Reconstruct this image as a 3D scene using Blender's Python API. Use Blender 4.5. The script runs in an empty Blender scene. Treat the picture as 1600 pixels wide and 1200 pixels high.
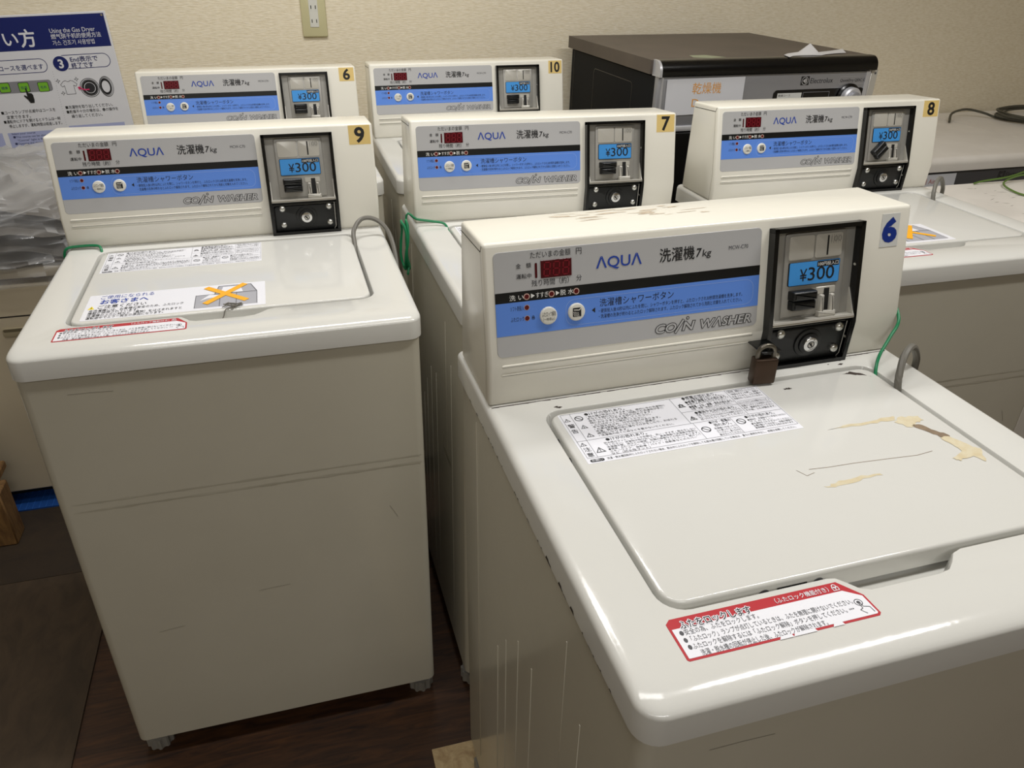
import bpy, bmesh, math, random
from mathutils import Matrix, Vector
random.seed(7)
SC = bpy.context.scene
COL = SC.collection
pi = math.pi

# ------------------------------------------------------------------ camera, world, lights, exposure
PITCH, ROLL, YAW, CAMH = 0.5212, 0.0127, 0.2745, 1.257
FPX, CX, CY = 1191.58, 777.07, 601.0
fw = Vector((0, math.cos(PITCH), -math.sin(PITCH)))
rt = Vector((1, 0, 0)); up = rt.cross(fw)
rt2 = math.cos(ROLL) * rt + math.sin(ROLL) * up
up2 = -math.sin(ROLL) * rt + math.cos(ROLL) * up
RZ = Matrix.Rotation(-YAW, 3, 'Z')
rt2, up2, fw = RZ @ rt2, RZ @ up2, RZ @ fw
cam = bpy.data.cameras.new('camera')
cam.sensor_width = 36.0
cam.lens = FPX / 1600 * 36.0
cam.shift_x = (800 - CX) / 1600
cam.shift_y = (CY - 600) / 1600
cam.clip_start = 0.02
camo = bpy.data.objects.new('camera', cam)
COL.objects.link(camo)
m = Matrix((rt2, up2, -fw)).transposed().to_4x4()
m.translation = Vector((0, 0, CAMH))
camo.matrix_world = m
SC.camera = camo

wd = bpy.data.worlds.new('world'); SC.world = wd
wd.use_nodes = True
wd.node_tree.nodes['Background'].inputs[0].default_value = (1.0, 0.94, 0.84, 1)
wd.node_tree.nodes['Background'].inputs[1].default_value = 0.0


def area_light(name, loc, sx, sy, power, color, rot=(0, 0, 0)):
    l = bpy.data.lights.new(name, 'AREA'); l.shape = 'RECTANGLE'
    l.size, l.size_y, l.energy, l.color = sx, sy, power, color
    o = bpy.data.objects.new(name, l); COL.objects.link(o)
    o.location = loc; o.rotation_euler = rot
    return o


LAMPC = (1.0, 0.986, 0.968)
for nm, e_, n_, sx_, sy_, pw in (('front_left', -1.2, -1.3, 1.2, .2, 6.6), ('front', .10, -1.3, 1.2, .2, 14.5), ('middle', .10, .60, 1.2, .2, 8.0),
                                 ('right', 1.25, .60, .8, .08, 16.0), ('back', .04, 1.58, 1.2, .2, 16.5)):
    area_light('ceiling_lamp_light_' + nm, (e_, n_, 2.34), sx_, sy_, pw, LAMPC)
SC.view_settings.view_transform = 'Standard'
SC.view_settings.look = 'None'
SC.view_settings.gamma = 1
SC.view_settings.use_curve_mapping = False
SC.view_settings.exposure = 0.0


# ------------------------------------------------------------------ materials
def lin(h):
    if isinstance(h, (tuple, list)):
        c = [x / 255 for x in h]
    else:
        c = [int(h[i:i + 2], 16) / 255 for i in (0, 2, 4)]
    return tuple((x / 12.92 if x <= .04045 else ((x + .055) / 1.055) ** 2.4) for x in c) + (1,)


MATS = {}


def mat(name, col, rough=.5, metal=0.0, spec=.5, noise=0, nscale=8, ncol=None, bump=0, bscale=200, coat=0, stretch=None):
    if name in MATS: return MATS[name]
    M = bpy.data.materials.new(name); M.use_nodes = True
    nt = M.node_tree; b = nt.nodes['Principled BSDF']
    c = lin(col)
    b.inputs['Base Color'].default_value = c
    b.inputs['Roughness'].default_value = rough
    b.inputs['Metallic'].default_value = metal
    b.inputs['Specular IOR Level'].default_value = spec
    b.inputs['Coat Weight'].default_value = coat
    if noise or bump:
        tc = nt.nodes.new('ShaderNodeTexCoord')
        vec = tc.outputs['Object']
        if stretch:
            mp = nt.nodes.new('ShaderNodeMapping'); mp.inputs['Scale'].default_value = stretch
            nt.links.new(vec, mp.inputs[0]); vec = mp.outputs[0]
    if noise:
        n = nt.nodes.new('ShaderNodeTexNoise'); n.inputs['Scale'].default_value = nscale
        n.inputs['Detail'].default_value = 6; n.inputs['Roughness'].default_value = .62
        nt.links.new(vec, n.inputs['Vector'])
        r = nt.nodes.new('ShaderNodeValToRGB')
        r.color_ramp.elements[0].position = .5 - .28; r.color_ramp.elements[1].position = .5 + .18
        d = lin(ncol) if ncol else tuple(x * .6 for x in c[:3]) + (1,)
        r.color_ramp.elements[0].color = tuple(c[i] * (1 - noise) + d[i] * noise for i in range(3)) + (1,)
        r.color_ramp.elements[1].color = c
        nt.links.new(n.outputs['Fac'], r.inputs[0]); nt.links.new(r.outputs[0], b.inputs['Base Color'])
    if bump:
        n2 = nt.nodes.new('ShaderNodeTexNoise'); n2.inputs['Scale'].default_value = bscale
        n2.inputs['Detail'].default_value = 3
        nt.links.new(vec, n2.inputs['Vector'])
        bp = nt.nodes.new('ShaderNodeBump'); bp.inputs['Strength'].default_value = bump; bp.inputs['Distance'].default_value = .002
        nt.links.new(n2.outputs['Fac'], bp.inputs['Height']); nt.links.new(bp.outputs[0], b.inputs['Normal'])
    MATS[name] = M
    return M


PAINT = mat('ivory_plastic', 'e9e6da', .22, noise=.07, nscale=5, ncol='b9b096', bump=.05, bscale=90)
TOPP = mat('white_top_plastic', 'd3d2cc', .11, noise=.06, nscale=5, ncol='b5b0a0', bump=.035, bscale=150)
CAB = mat('ivory_steel', 'c3beae', .2, noise=.16, nscale=3.5, ncol='958e78', bump=.04, bscale=60)
DARKGAP = mat('dark_gap', '1b1915', .8)
PANELGREY = mat('panel_grey', 'b4b4b4', .38)
PBLACK = mat('panel_black', '0b0d0e', .35)
PBLUE = mat('panel_blue', '5d8be0', .4)
INK = mat('ink_black', '141416', .5)
INKW = mat('ink_white', 'e8e8e4', .5)
INKBLUE = mat('logo_blue', '1c3f9e', .5)
DKRED = mat('display_red', '4a0712', .2)
SEGRED = mat('display_segment', '7a1020', .3)
LED = mat('led_lens', '5a1518', .25)
LEDRING = mat('led_ring', 'c9a79a', .45)
BUTTON = mat('button_white', 'dedcd2', .3)
FRAMEBLK = mat('black_enamel', '08090a', .22)
LOCKBLK = mat('black_plastic', '0c0e0f', .38)
SILVER = mat('die_cast_silver', 'a5a39d', .38, metal=.35, noise=.22, nscale=30, ncol='6f6e6a')
SILVERLT = mat('light_silver', 'c6c3ba', .33, metal=.25)
CHROME = mat('chrome', 'e2e2e2', .14, metal=1.0)
LABELBLUE = mat('price_blue', '3f93dc', .45)
STICKY = mat('sticker_yellow', 'dcc079', .5)
STICKW = mat('sticker_white', 'd5d6d2', .4)
INKNAVY = mat('number_navy', '0f2f86', .45)
LABELW = mat('label_white', 'e9e9ee', .35)
REDL = mat('label_red', 'b3262f', .4)
INKG = mat('ink_grey', '4a4a4e', .5)
ORANGE = mat('notice_orange', 'f2ae1f', .5)
GREYP = mat('notice_grey', 'a8a8ae', .5)
YEL = mat('notice_yellow', 'f0d828', .5)
FOOT = mat('foot_grey', '8e8b84', .55)
BASEBLK = mat('base_black', '060606', .6)
GLUE = mat('glue_residue', 'd8cfb4', .3, noise=.6, nscale=90, ncol='bfa46c')
GLUEDK = mat('glue_dirt', '8d7a63', .6, noise=.6, nscale=90, ncol='4c3d30')
CHIP = mat('paint_chip', '3a2f28', .8)
DIRT = mat('brown_dirt', 'd2c6b2', .5, noise=.9, nscale=120, ncol='a28d72')


# ------------------------------------------------------------------ mesh builder
TXT = {}


def text_geo(body, bold=0.0, shear=0.0, res=3):
    k = (body, bold, shear)
    if k in TXT: return TXT[k]
    c = bpy.data.curves.new('glyphs', 'FONT'); c.body = body
    c.resolution_u = res; c.offset = bold; c.shear = shear
    o = bpy.data.objects.new('glyphs', c); COL.objects.link(o)
    bpy.context.view_layer.update()
    dg = bpy.context.evaluated_depsgraph_get()
    me = o.evaluated_get(dg).to_mesh()
    vs = [(v.co.x, v.co.y) for v in me.vertices]
    fs = [tuple(p.vertices) for p in me.polygons]
    o.evaluated_get(dg).to_mesh_clear()
    bpy.data.objects.remove(o); bpy.data.curves.remove(c)
    TXT[k] = (vs, fs)
    return TXT[k]


def rrpoly(x0, y0, x1, y1, r, n=5):
    rr = r if isinstance(r, (tuple, list)) else (r,) * 4     # bl, br, tr, tl
    out = []
    for (cx, cy, a0, q) in ((x0, y0, pi, 0), (x1, y0, 1.5 * pi, 1), (x1, y1, 0, 2), (x0, y1, .5 * pi, 3)):
        R = max(rr[q], 1e-5)
        ccx = cx + (R if q in (0, 3) else -R); ccy = cy + (R if q in (0, 1) else -R)
        for i in range(n + 1):
            a = a0 + .5 * pi * i / n
            out.append((ccx + R * math.cos(a), ccy + R * math.sin(a)))
    return out


def offset_poly(p, d):
    out = []
    N = len(p)
    for i in range(N):
        a, b, c = Vector(p[i - 1]), Vector(p[i]), Vector(p[(i + 1) % N])
        e1 = (b - a); e2 = (c - b)
        if e1.length < 1e-9: e1 = e2
        if e2.length < 1e-9: e2 = e1
        n1 = Vector((e1.y, -e1.x)).normalized(); n2 = Vector((e2.y, -e2.x)).normalized()
        n_ = (n1 + n2)
        n_ = n_ / max(n_.length_squared / 2, .3)
        out.append((b.x + n_.x * d, b.y + n_.y * d))
    return out


def IDN(x, y, w): return (x, y, w)


class MB:
    def __init__(s):
        s.v, s.f, s.m, s.mats = [], [], [], []

    def mi(s, M):
        if M not in s.mats: s.mats.append(M)
        return s.mats.index(M)

    def add(s, vs, fs, M, T=None):
        k = len(s.v); i = s.mi(M)
        if T is not None: vs = [T @ Vector(v) for v in vs]
        s.v += [tuple(v) for v in vs]
        s.f += [tuple(a + k for a in f) for f in fs]
        s.m += [i] * len(fs)

    def flat(s, pts, w, M, mp=IDN):
        s.add([mp(x, y, w) for x, y in pts], [tuple(range(len(pts)))], M)

    def rect(s, x0, y0, x1, y1, w, M, mp=IDN, r=0):
        p = rrpoly(x0, y0, x1, y1, r) if r else [(x0, y0), (x1, y0), (x1, y1), (x0, y1)]
        s.flat(p, w, M, mp)

    def ring(s, po, pin, w, M, mp=IDN):
        n = len(po)
        s.add([mp(x, y, w) for x, y in po] + [mp(x, y, w) for x, y in pin],
              [(i, (i + 1) % n, n + (i + 1) % n, n + i) for i in range(n)], M)

    def frame(s, x0, y0, x1, y1, t, w, M, mp=IDN, r=.001):
        s.ring(rrpoly(x0, y0, x1, y1, r), rrpoly(x0 + t, y0 + t, x1 - t, y1 - t, max(r - t, .0001)), w, M, mp)

    def circ(s, x, y, r, w, M, mp=IDN, n=20, ry=None):
        ry = ry or r
        s.flat([(x + r * math.cos(2 * pi * i / n), y + ry * math.sin(2 * pi * i / n)) for i in range(n)], w, M, mp)

    def cring(s, x, y, r0, r1, w, M, mp=IDN, n=24, k=1.0):
        f = lambda r: [(x + k * r * math.cos(2 * pi * i / n), y + r * math.sin(2 * pi * i / n)) for i in range(n)]
        s.ring(f(r1), f(r0), w, M, mp)

    def line(s, pts, t, w, M, mp=IDN):
        for (a, b) in zip(pts, pts[1:]):
            d = Vector(b) - Vector(a)
            if d.length < 1e-9: continue
            n = Vector((-d.y, d.x)).normalized() * t / 2
            a_, b_ = Vector(a), Vector(b)
            s.flat([tuple(a_ - n), tuple(b_ - n), tuple(b_ + n), tuple(a_ + n)], w, M, mp)

    def text(s, body, x, y, size, w, M, mp=IDN, width=None, bold=0.0, shear=0.0, ang=0.0, align='l'):
        if bold > 0 and any(ord(c) > 0x2000 for c in body):
            k = bold * size * .55
            n = 8 if bold > .03 else 4
            for i in range(n):
                a = 2 * pi * i / n + .4
                s.text(body, x + k * math.cos(a), y + k * math.sin(a), size, w + .000012 * i, M, mp, width, 0, shear, ang, align)
            return
        vs, fs = text_geo(body, bold, shear)
        if not vs: return
        base = text_geo(body, 0, shear)[0] if bold else vs
        x0 = min(v[0] for v in base); x1 = max(v[0] for v in base)
        kx = size
        if width: kx = width / max(x1 - x0, 1e-6)
        W = (x1 - x0) * kx
        ox = {'l': 0, 'c': -W / 2, 'r': -W}[align]
        ca, sa = math.cos(ang), math.sin(ang)
        out = []
        for a, b in vs:
            X = (a - x0) * kx + ox; Y = b * size
            out.append(mp(x + ca * X - sa * Y, y + sa * X + ca * Y, w))
        s.add(out, fs, M)

    def prism(s, pts, w0, w1, M, mp=IDN, cap0=True):
        n = len(pts)
        vs = [mp(x, y, w0) for x, y in pts] + [mp(x, y, w1) for x, y in pts]
        fs = [(i, (i + 1) % n, n + (i + 1) % n, n + i) for i in range(n)] + [tuple(range(n, 2 * n))]
        if cap0: fs.append(tuple(reversed(range(n))))
        s.add(vs, fs, M)

    def bprism(s, pts, w0, w1, b, M, mp=IDN, n=2):
        """prism with a rounded top rim"""
        N = len(pts)
        L = [(pts, w0)]
        for i in range(n + 1):
            a = .5 * pi * i / n
            L.append((offset_poly(pts, -b * (1 - math.cos(a))), w1 - b + b * math.sin(a)))
        vs = []
        for p, w in L: vs += [mp(x, y, w) for x, y in p]
        fs = []
        for k in range(len(L) - 1):
            fs += [(k * N + i, k * N + (i + 1) % N, (k + 1) * N + (i + 1) % N, (k + 1) * N + i) for i in range(N)]
        fs.append(tuple(range((len(L) - 1) * N, len(L) * N)))
        fs.append(tuple(reversed(range(N))))
        s.add(vs, fs, M)

    def box(s, x0, x1, y0, y1, z0, z1, M, T=None):
        vs = [(x, y, z) for z in (z0, z1) for y in (y0, y1) for x in (x0, x1)]
        s.add(vs, [(0, 2, 3, 1), (4, 5, 7, 6), (0, 1, 5, 4), (2, 6, 7, 3), (0, 4, 6, 2), (1, 3, 7, 5)], M, T)

    def rbox(s, x0, x1, y0, y1, z0, z1, r, M, T=None, seg=2):
        bm = bmesh.new(); bmesh.ops.create_cube(bm, size=1)
        for v in bm.verts:
            v.co = Vector((x0 + (v.co.x + .5) * (x1 - x0), y0 + (v.co.y + .5) * (y1 - y0), z0 + (v.co.z + .5) * (z1 - z0)))
        bmesh.ops.bevel(bm, geom=bm.edges[:], offset=r, segments=seg, profile=.5, affect='EDGES')
        s.bm(bm, M, T)

    def bm(s, bm, M, T=None):
        bm.verts.index_update()
        s.add([v.co.copy() for v in bm.verts], [tuple(v.index for v in f.verts) for f in bm.faces], M, T)
        bm.free()

    def lathe(s, prof, M, T=None, n=24):
        vs = []; fs = []
        for r, z in prof:
            for i in range(n):
                a = 2 * pi * i / n; vs.append((r * math.cos(a), r * math.sin(a), z))
        for k in range(len(prof) - 1):
            for i in range(n):
                fs.append((k * n + i, k * n + (i + 1) % n, (k + 1) * n + (i + 1) % n, (k + 1) * n + i))
        fs.append(tuple(range((len(prof) - 1) * n, len(prof) * n)))
        fs.append(tuple(reversed(range(n))))
        s.add(vs, fs, M, T)

    def tube(s, pts, r, M, n=8, sub=6):
        P = [Vector(p) for p in pts]
        Q = []
        for i in range(len(P) - 1):
            p0 = P[i - 1] if i else P[0] * 2 - P[1]
            p1, p2 = P[i], P[i + 1]
            p3 = P[i + 2] if i + 2 < len(P) else p2 * 2 - p1
            for k in range(sub):
                t = k / sub
                Q.append(.5 * ((2 * p1) + (p2 - p0) * t + (2 * p0 - 5 * p1 + 4 * p2 - p3) * t * t + (3 * p1 - p0 - 3 * p2 + p3) * t ** 3))
        Q.append(P[-1])
        vs = []; fs = []
        ref = Vector((0.31, .2, 1)).normalized()
        for i, q in enumerate(Q):
            d = (Q[min(i + 1, len(Q) - 1)] - Q[max(i - 1, 0)]).normalized()
            a = d.cross(ref)
            if a.length < 1e-4: a = d.cross(Vector((1, 0, 0)))
            a.normalize(); b = d.cross(a)
            for k in range(n):
                w = 2 * pi * k / n; vs.append(q + a * r * math.cos(w) + b * r * math.sin(w))
        for i in range(len(Q) - 1):
            for k in range(n):
                fs.append((i * n + k, i * n + (k + 1) % n, (i + 1) * n + (k + 1) % n, (i + 1) * n + k))
        fs.append(tuple(range(n))); fs.append(tuple(range((len(Q) - 1) * n, len(Q) * n)))
        s.add(vs, fs, M)

    def mesh(s, name, smooth=True):
        me = bpy.data.meshes.new(name)
        me.from_pydata(s.v, [], s.f)
        for M in s.mats: me.materials.append(M)
        me.polygons.foreach_set('material_index', s.m)
        if smooth:
            me.polygons.foreach_set('use_smooth', [True] * len(s.f))
            me.set_sharp_from_angle(angle=math.radians(38))
        me.update()
        return me


def link(name, me, parent=None, loc=None, label=None):
    o = bpy.data.objects.new(name, me); COL.objects.link(o)
    if parent is not None: o.parent = parent
    if loc is not None: o.location = loc
    if label: o['label'] = label
    return o


def put(mb, name, parent=None, label=None, smooth=True):
    return link(name, mb.mesh(name, smooth), parent, label=label)


def thing(o, label, cat, group=None):
    o['label'] = label; o['category'] = cat
    if group: o['group'] = group
    return o


def empty(name, label, cat, group=None, mw=None):
    o = bpy.data.objects.new(name, None); COL.objects.link(o); o.empty_display_size = .05
    if mw is not None: o.matrix_world = mw
    return thing(o, label, cat, group)


def struct(o):
    o['kind'] = 'structure'; return o


# ------------------------------------------------------------------ room shell
E0, E1, N0, N1, ZC = -2.6, 3.4, -3.6, 2.48, 2.4
WALLP = mat('wallpaper_beige', 'd6c7a6', .85)


def wallpaper():
    nt = WALLP.node_tree; b = nt.nodes['Principled BSDF']
    tc = nt.nodes.new('ShaderNodeTexCoord')
    mp = nt.nodes.new('ShaderNodeMapping'); mp.inputs['Scale'].default_value = (60, 60, 330)
    nt.links.new(tc.outputs['Object'], mp.inputs[0])
    n = nt.nodes.new('ShaderNodeTexNoise'); n.inputs['Scale'].default_value = 1.0; n.inputs['Detail'].default_value = 4
    nt.links.new(mp.outputs[0], n.inputs['Vector'])
    r = nt.nodes.new('ShaderNodeValToRGB')
    r.color_ramp.elements[0].position = .3; r.color_ramp.elements[0].color = lin('e0d4b8')
    r.color_ramp.elements[1].position = .7; r.color_ramp.elements[1].color = lin('f0e7d2')
    nt.links.new(n.outputs['Fac'], r.inputs[0]); nt.links.new(r.outputs[0], b.inputs['Base Color'])
    bp = nt.nodes.new('ShaderNodeBump'); bp.inputs['Strength'].default_value = .5; bp.inputs['Distance'].default_value = .002
    nt.links.new(n.outputs['Fac'], bp.inputs['Height']); nt.links.new(bp.outputs[0], b.inputs['Normal'])


wallpaper()
CEIL = mat('ceiling_board', 'd9d4c6', .9)


def wood(name, c1, c2, scale, stretch, rough=.55):
    M = bpy.data.materials.new(name); M.use_nodes = True
    nt = M.node_tree; b = nt.nodes['Principled BSDF']; b.inputs['Roughness'].default_value = rough
    tc = nt.nodes.new('ShaderNodeTexCoord'); mp = nt.nodes.new('ShaderNodeMapping'); mp.inputs['Scale'].default_value = stretch
    nt.links.new(tc.outputs['Object'], mp.inputs[0])
    n = nt.nodes.new('ShaderNodeTexNoise'); n.inputs['Scale'].default_value = scale; n.inputs['Detail'].default_value = 8
    n.inputs['Roughness'].default_value = .65; n.inputs['Distortion'].default_value = 1.4
    nt.links.new(mp.outputs[0], n.inputs['Vector'])
    r = nt.nodes.new('ShaderNodeValToRGB')
    r.color_ramp.elements[0].position = .32; r.color_ramp.elements[0].color = lin(c1)
    r.color_ramp.elements[1].position = .68; r.color_ramp.elements[1].color = lin(c2)
    nt.links.new(n.outputs['Fac'], r.inputs[0]); nt.links.new(r.outputs[0], b.inputs['Base Color'])
    return M


FLOORW = wood('red_brown_plywood', '20120a', '4e3017', 7, (1.2, 10, 1))
PLY = wood('dusty_plywood', '35291a', '463726', 6, (4, 1.5, 1), .75)
PALE = wood('pale_board', 'a88d66', 'd0b98e', 8, (4, 4, 1), .7)
PINE = wood('pine_block', '5c4022', '8a683c', 6, (12, 12, 2), .7)


def slab(name, x0, x1, y0, y1, z0, z1, M):
    b = MB(); b.box(x0, x1, y0, y1, z0, z1, M)
    return put(b, name, smooth=False)


struct(slab('floor', E0, E1, N0, N1, -.05, 0, FLOORW))
struct(slab('ceiling', E0, E1, N0, N1, ZC, ZC + .05, CEIL))
struct(slab('wall_back', E0, E1, N1, N1 + .05, -.05, ZC + .05, WALLP))
struct(slab('wall_front', E0, E1, N0 - .05, N0, -.05, ZC + .05, WALLP))
struct(slab('wall_left', E0 - .05, E0, N0 - .05, N1 + .05, -.05, ZC + .05, WALLP))
struct(slab('wall_right', E1, E1 + .05, N0 - .05, N1 + .05, -.05, ZC + .05, WALLP))

# ------------------------------------------------------------------ washer geometry (local: x right, y to the back, z up)
HW, DT, HF, RIM = .265, .55, .8075, .0355
ZB = .0531
yT, zT, yK, zK, yB, zB = .4304, .9865, .4048, .8581, .4061, .8070
WC = .2622
FL = math.hypot(yT - yK, zT - zK)
UU = Vector((0, (yT - yK) / FL, (zT - zK) / FL)); NN = Vector((0, -UU.z, UU.y))
L2 = math.hypot(yK - yB, zK - zB)
U2 = Vector((0, (yK - yB) / L2, (zK - zB) / L2)); N2 = Vector((0, -U2.z, U2.y))
PT, PK = Vector((0, yT, zT)), Vector((0, yK, zK))


def F(x, v, w):
    if v >= -FL: p = PT + UU * v + NN * w
    else: p = PK + U2 * (v + FL) + N2 * w
    return (x, p.y, p.z)


ME = {}
ZL = HF - .0005          # lid top


def TOPM(z):
    return lambda x, y, w: (x, y, z + w)


def m_cabinet():
    b = MB()
    x, y0, y1 = .2615, .0045, .545
    p = rrpoly(-x, y0, x, y1, .013)
    b.prism(p, ZB, HF - RIM - .0018, CAB)
    p2 = offset_poly(p, -.006)
    b.prism(p2, HF - RIM - .004, HF - RIM + .006, DARKGAP)
    # black drum base under the cabinet
    b.prism(rrpoly(-.19, .05, .19, .5, .05), .014, ZB + .004, BASEBLK)
    for s in (-1, 1):
        # pressed beads and a hand grip on the side sheets
        for (ya, za, zb_) in ((.366, .10, .47), (.330, .10, .52), (.283, .10, .57), (.235, .10, .58), (.146, .47, .72), (.105, .10, .66), (.465, .10, .75)):
            b.rbox(s * x - .0006, s * x + .0006, ya - .0013, ya + .0013, za, zb_, .0005, CAB, seg=1)
        gm = lambda q, z, w, s=s: (s * (x + w), q, z)
        b.frame(.113, .452, .178, .492, .0014, .0004, mat('grip_line', '9a9582', .4), gm, r=.006)
        b.rect(.1144, .4534, .1766, .4600, .0003, mat('grip_line', '9a9582', .4), gm, r=.003)
    # rub marks along the front sheet
    RUB = mat('rub_mark', 'bfbaaa', .3, noise=1.0, nscale=26, ncol='97917f', stretch=(.35, 1, 3))
    rr = random.Random(9)
    for z_, h in ((.569, .0016), (.5555, .0022)):
        up_ = []; dn = []
        for i in range(41):
            u = -.243 + .498 * i / 40
            hh = h * rr.uniform(.35, 1.1) * min(1, i / 3 + .1)
            up_.append((u, z_ + hh)); dn.append((u, z_ - hh))
        for i in range(40):
            b.flat([dn[i], dn[i + 1], up_[i + 1], up_[i]], .00025, RUB, lambda q, z, w: (q, y0 - w, z))
    for (xa, za, xb, zb2) in ((-.205, .745, -.150, .743), (-.02, .35, .03, .352), (.20, .48, .212, .455), (-.18, .30, -.14, .304)):
        b.line([(xa, za), ((xa + xb) / 2, (za + zb2) / 2 + .0006), (xb, zb2)], .0007, .00025, mat('scratch_grey', '8f897c', .5), lambda q, z, w: (q, y0 - w, z))
    return b.mesh('cabinet')


def m_foot():
    b = MB()
    n = 20; pts = []
    for i in range(n * 2):
        a = pi * i / n; r = .0235 if (i // 2) % 2 else .0205
        pts.append((r * math.cos(a), r * math.sin(a)))
    b.prism(pts, 0.0, .024, FOOT)
    b.lathe([(.010, .022), (.010, ZB + .004)], FOOT, n=12)
    return b.mesh('foot')


RECESS_R = .019


def recess_poly():
    x, y0, y1 = .2091, .0805, .3795
    full = rrpoly(-x, y0, x, y1, (.022, .022, .02, .02), 6)
    nf = 7
    bl, rest = full[:nf], full[nf:]
    pocket = [(-.066, .0805), (-.059, .0788), (-.053, .072), (-.047, .064), (-.039, .0605), (.026, .0605), (.038, .0625), (.047, .069), (.056, .0776), (.066, .0805)]
    return bl + pocket + rest


def m_top(chips=False):
    b = MB()
    outer = rrpoly(-HW, 0, HW, DT, (.02, .02, .006, .006), 6)
    rec = recess_poly()
    R = .0095
    loops = [(outer, HF - RIM), (outer, HF - R)]
    for i in range(1, 9):
        a = .5 * pi * i / 8
        q = R * (1 - math.cos(a))
        loops.append((rrpoly(-HW + q, 3.2 * q, HW - q, DT - q, tuple(max(r_ - q * .6, .0008) for r_ in (.02, .02, .006, .006)), 6), HF - R + R * math.sin(a)))
    bm = bmesh.new()
    VV = []
    for p, z in loops: VV.append([bm.verts.new((x, y, z)) for x, y in p])
    N = len(outer)
    for A, B in zip(VV, VV[1:]):
        for i in range(N): bm.faces.new((A[i], A[(i + 1) % N], B[(i + 1) % N], B[i]))
    # recess walls
    RV = []
    for d, z in ((.0026, HF), (.0008, HF - .0008), (0, HF - .0026), (-.0010, HF - .026)):
        RV.append([bm.verts.new((x, y, z)) for x, y in offset_poly(rec, d)])
    K = len(rec)
    for A, B in zip(RV, RV[1:]):
        for i in range(K): bm.faces.new((A[(i + 1) % K], A[i], B[i], B[(i + 1) % K]))
    bm.faces.new(RV[-1])
    ed = [bm.edges.get((VV[-1][i], VV[-1][(i + 1) % N])) for i in range(N)] + [bm.edges.get((RV[0][i], RV[0][(i + 1) % K])) for i in range(K)]
    bmesh.ops.triangle_fill(bm, use_beauty=True, use_dissolve=False, edges=ed)
    bmesh.ops.recalc_face_normals(bm, faces=bm.faces[:])
    b.bm(bm, TOPP)
    # underside lip
    b.ring(outer, offset_poly(outer, -.02), HF - RIM, TOPP)
    # hinge bosses at the back corners of the recess
    for s in (-1, 1):
        b.rbox(s * .2035 - .0035, s * .2035 + .0035, .3745, .3805, HF - .015, HF - .001, .0015, TOPP, seg=1)
    if chips:
        mp = lambda x, y, w: (-HW - w, x, y)
        rr = random.Random(3)
        for k in range(34):
            y = .04 + .44 * rr.random()
            l = rr.choice((.002, .003, .003, .005, .009)); h = rr.uniform(.0008, .0022)
            if k > 30: l, h = .010, .0042
            b.flat([(y, HF - RIM + .0002), (y + l, HF - RIM + .0002), (y + l * .8, HF - RIM + h), (y + l * .25, HF - RIM + h * .9)], .0002, CHIP, mp)
        t = TOPM(HF)
        for (x, y, s) in ((.178, .3865, .004), (.163, .39, .0015), (.183, .394, .0012), (-.187, .384, .0035), (-.19, .386, .003)):
            b.flat([(x - s, y), (x, y - s * .5), (x + s, y + .1 * s), (x + .2 * s, y + s * .5)], .0003, CHIP, t)
        for k in range(60):
            x = -.26 + .515 * k / 60
            b.flat([(x, .4030), (x + .0088, .4030), (x + .0088, .4030 - rr.uniform(.0006, .0020)), (x, .4030 - rr.uniform(.0006, .0016))], .0004, CHIP, t)
    else:
        b.flat([(-.262, .4028), (.262, .4028), (.262, .4018), (-.262, .4018)], .0003, mat('seam_olive', '8b8570', .6), TOPM(HF))
    return b.mesh('top_panel')


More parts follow.
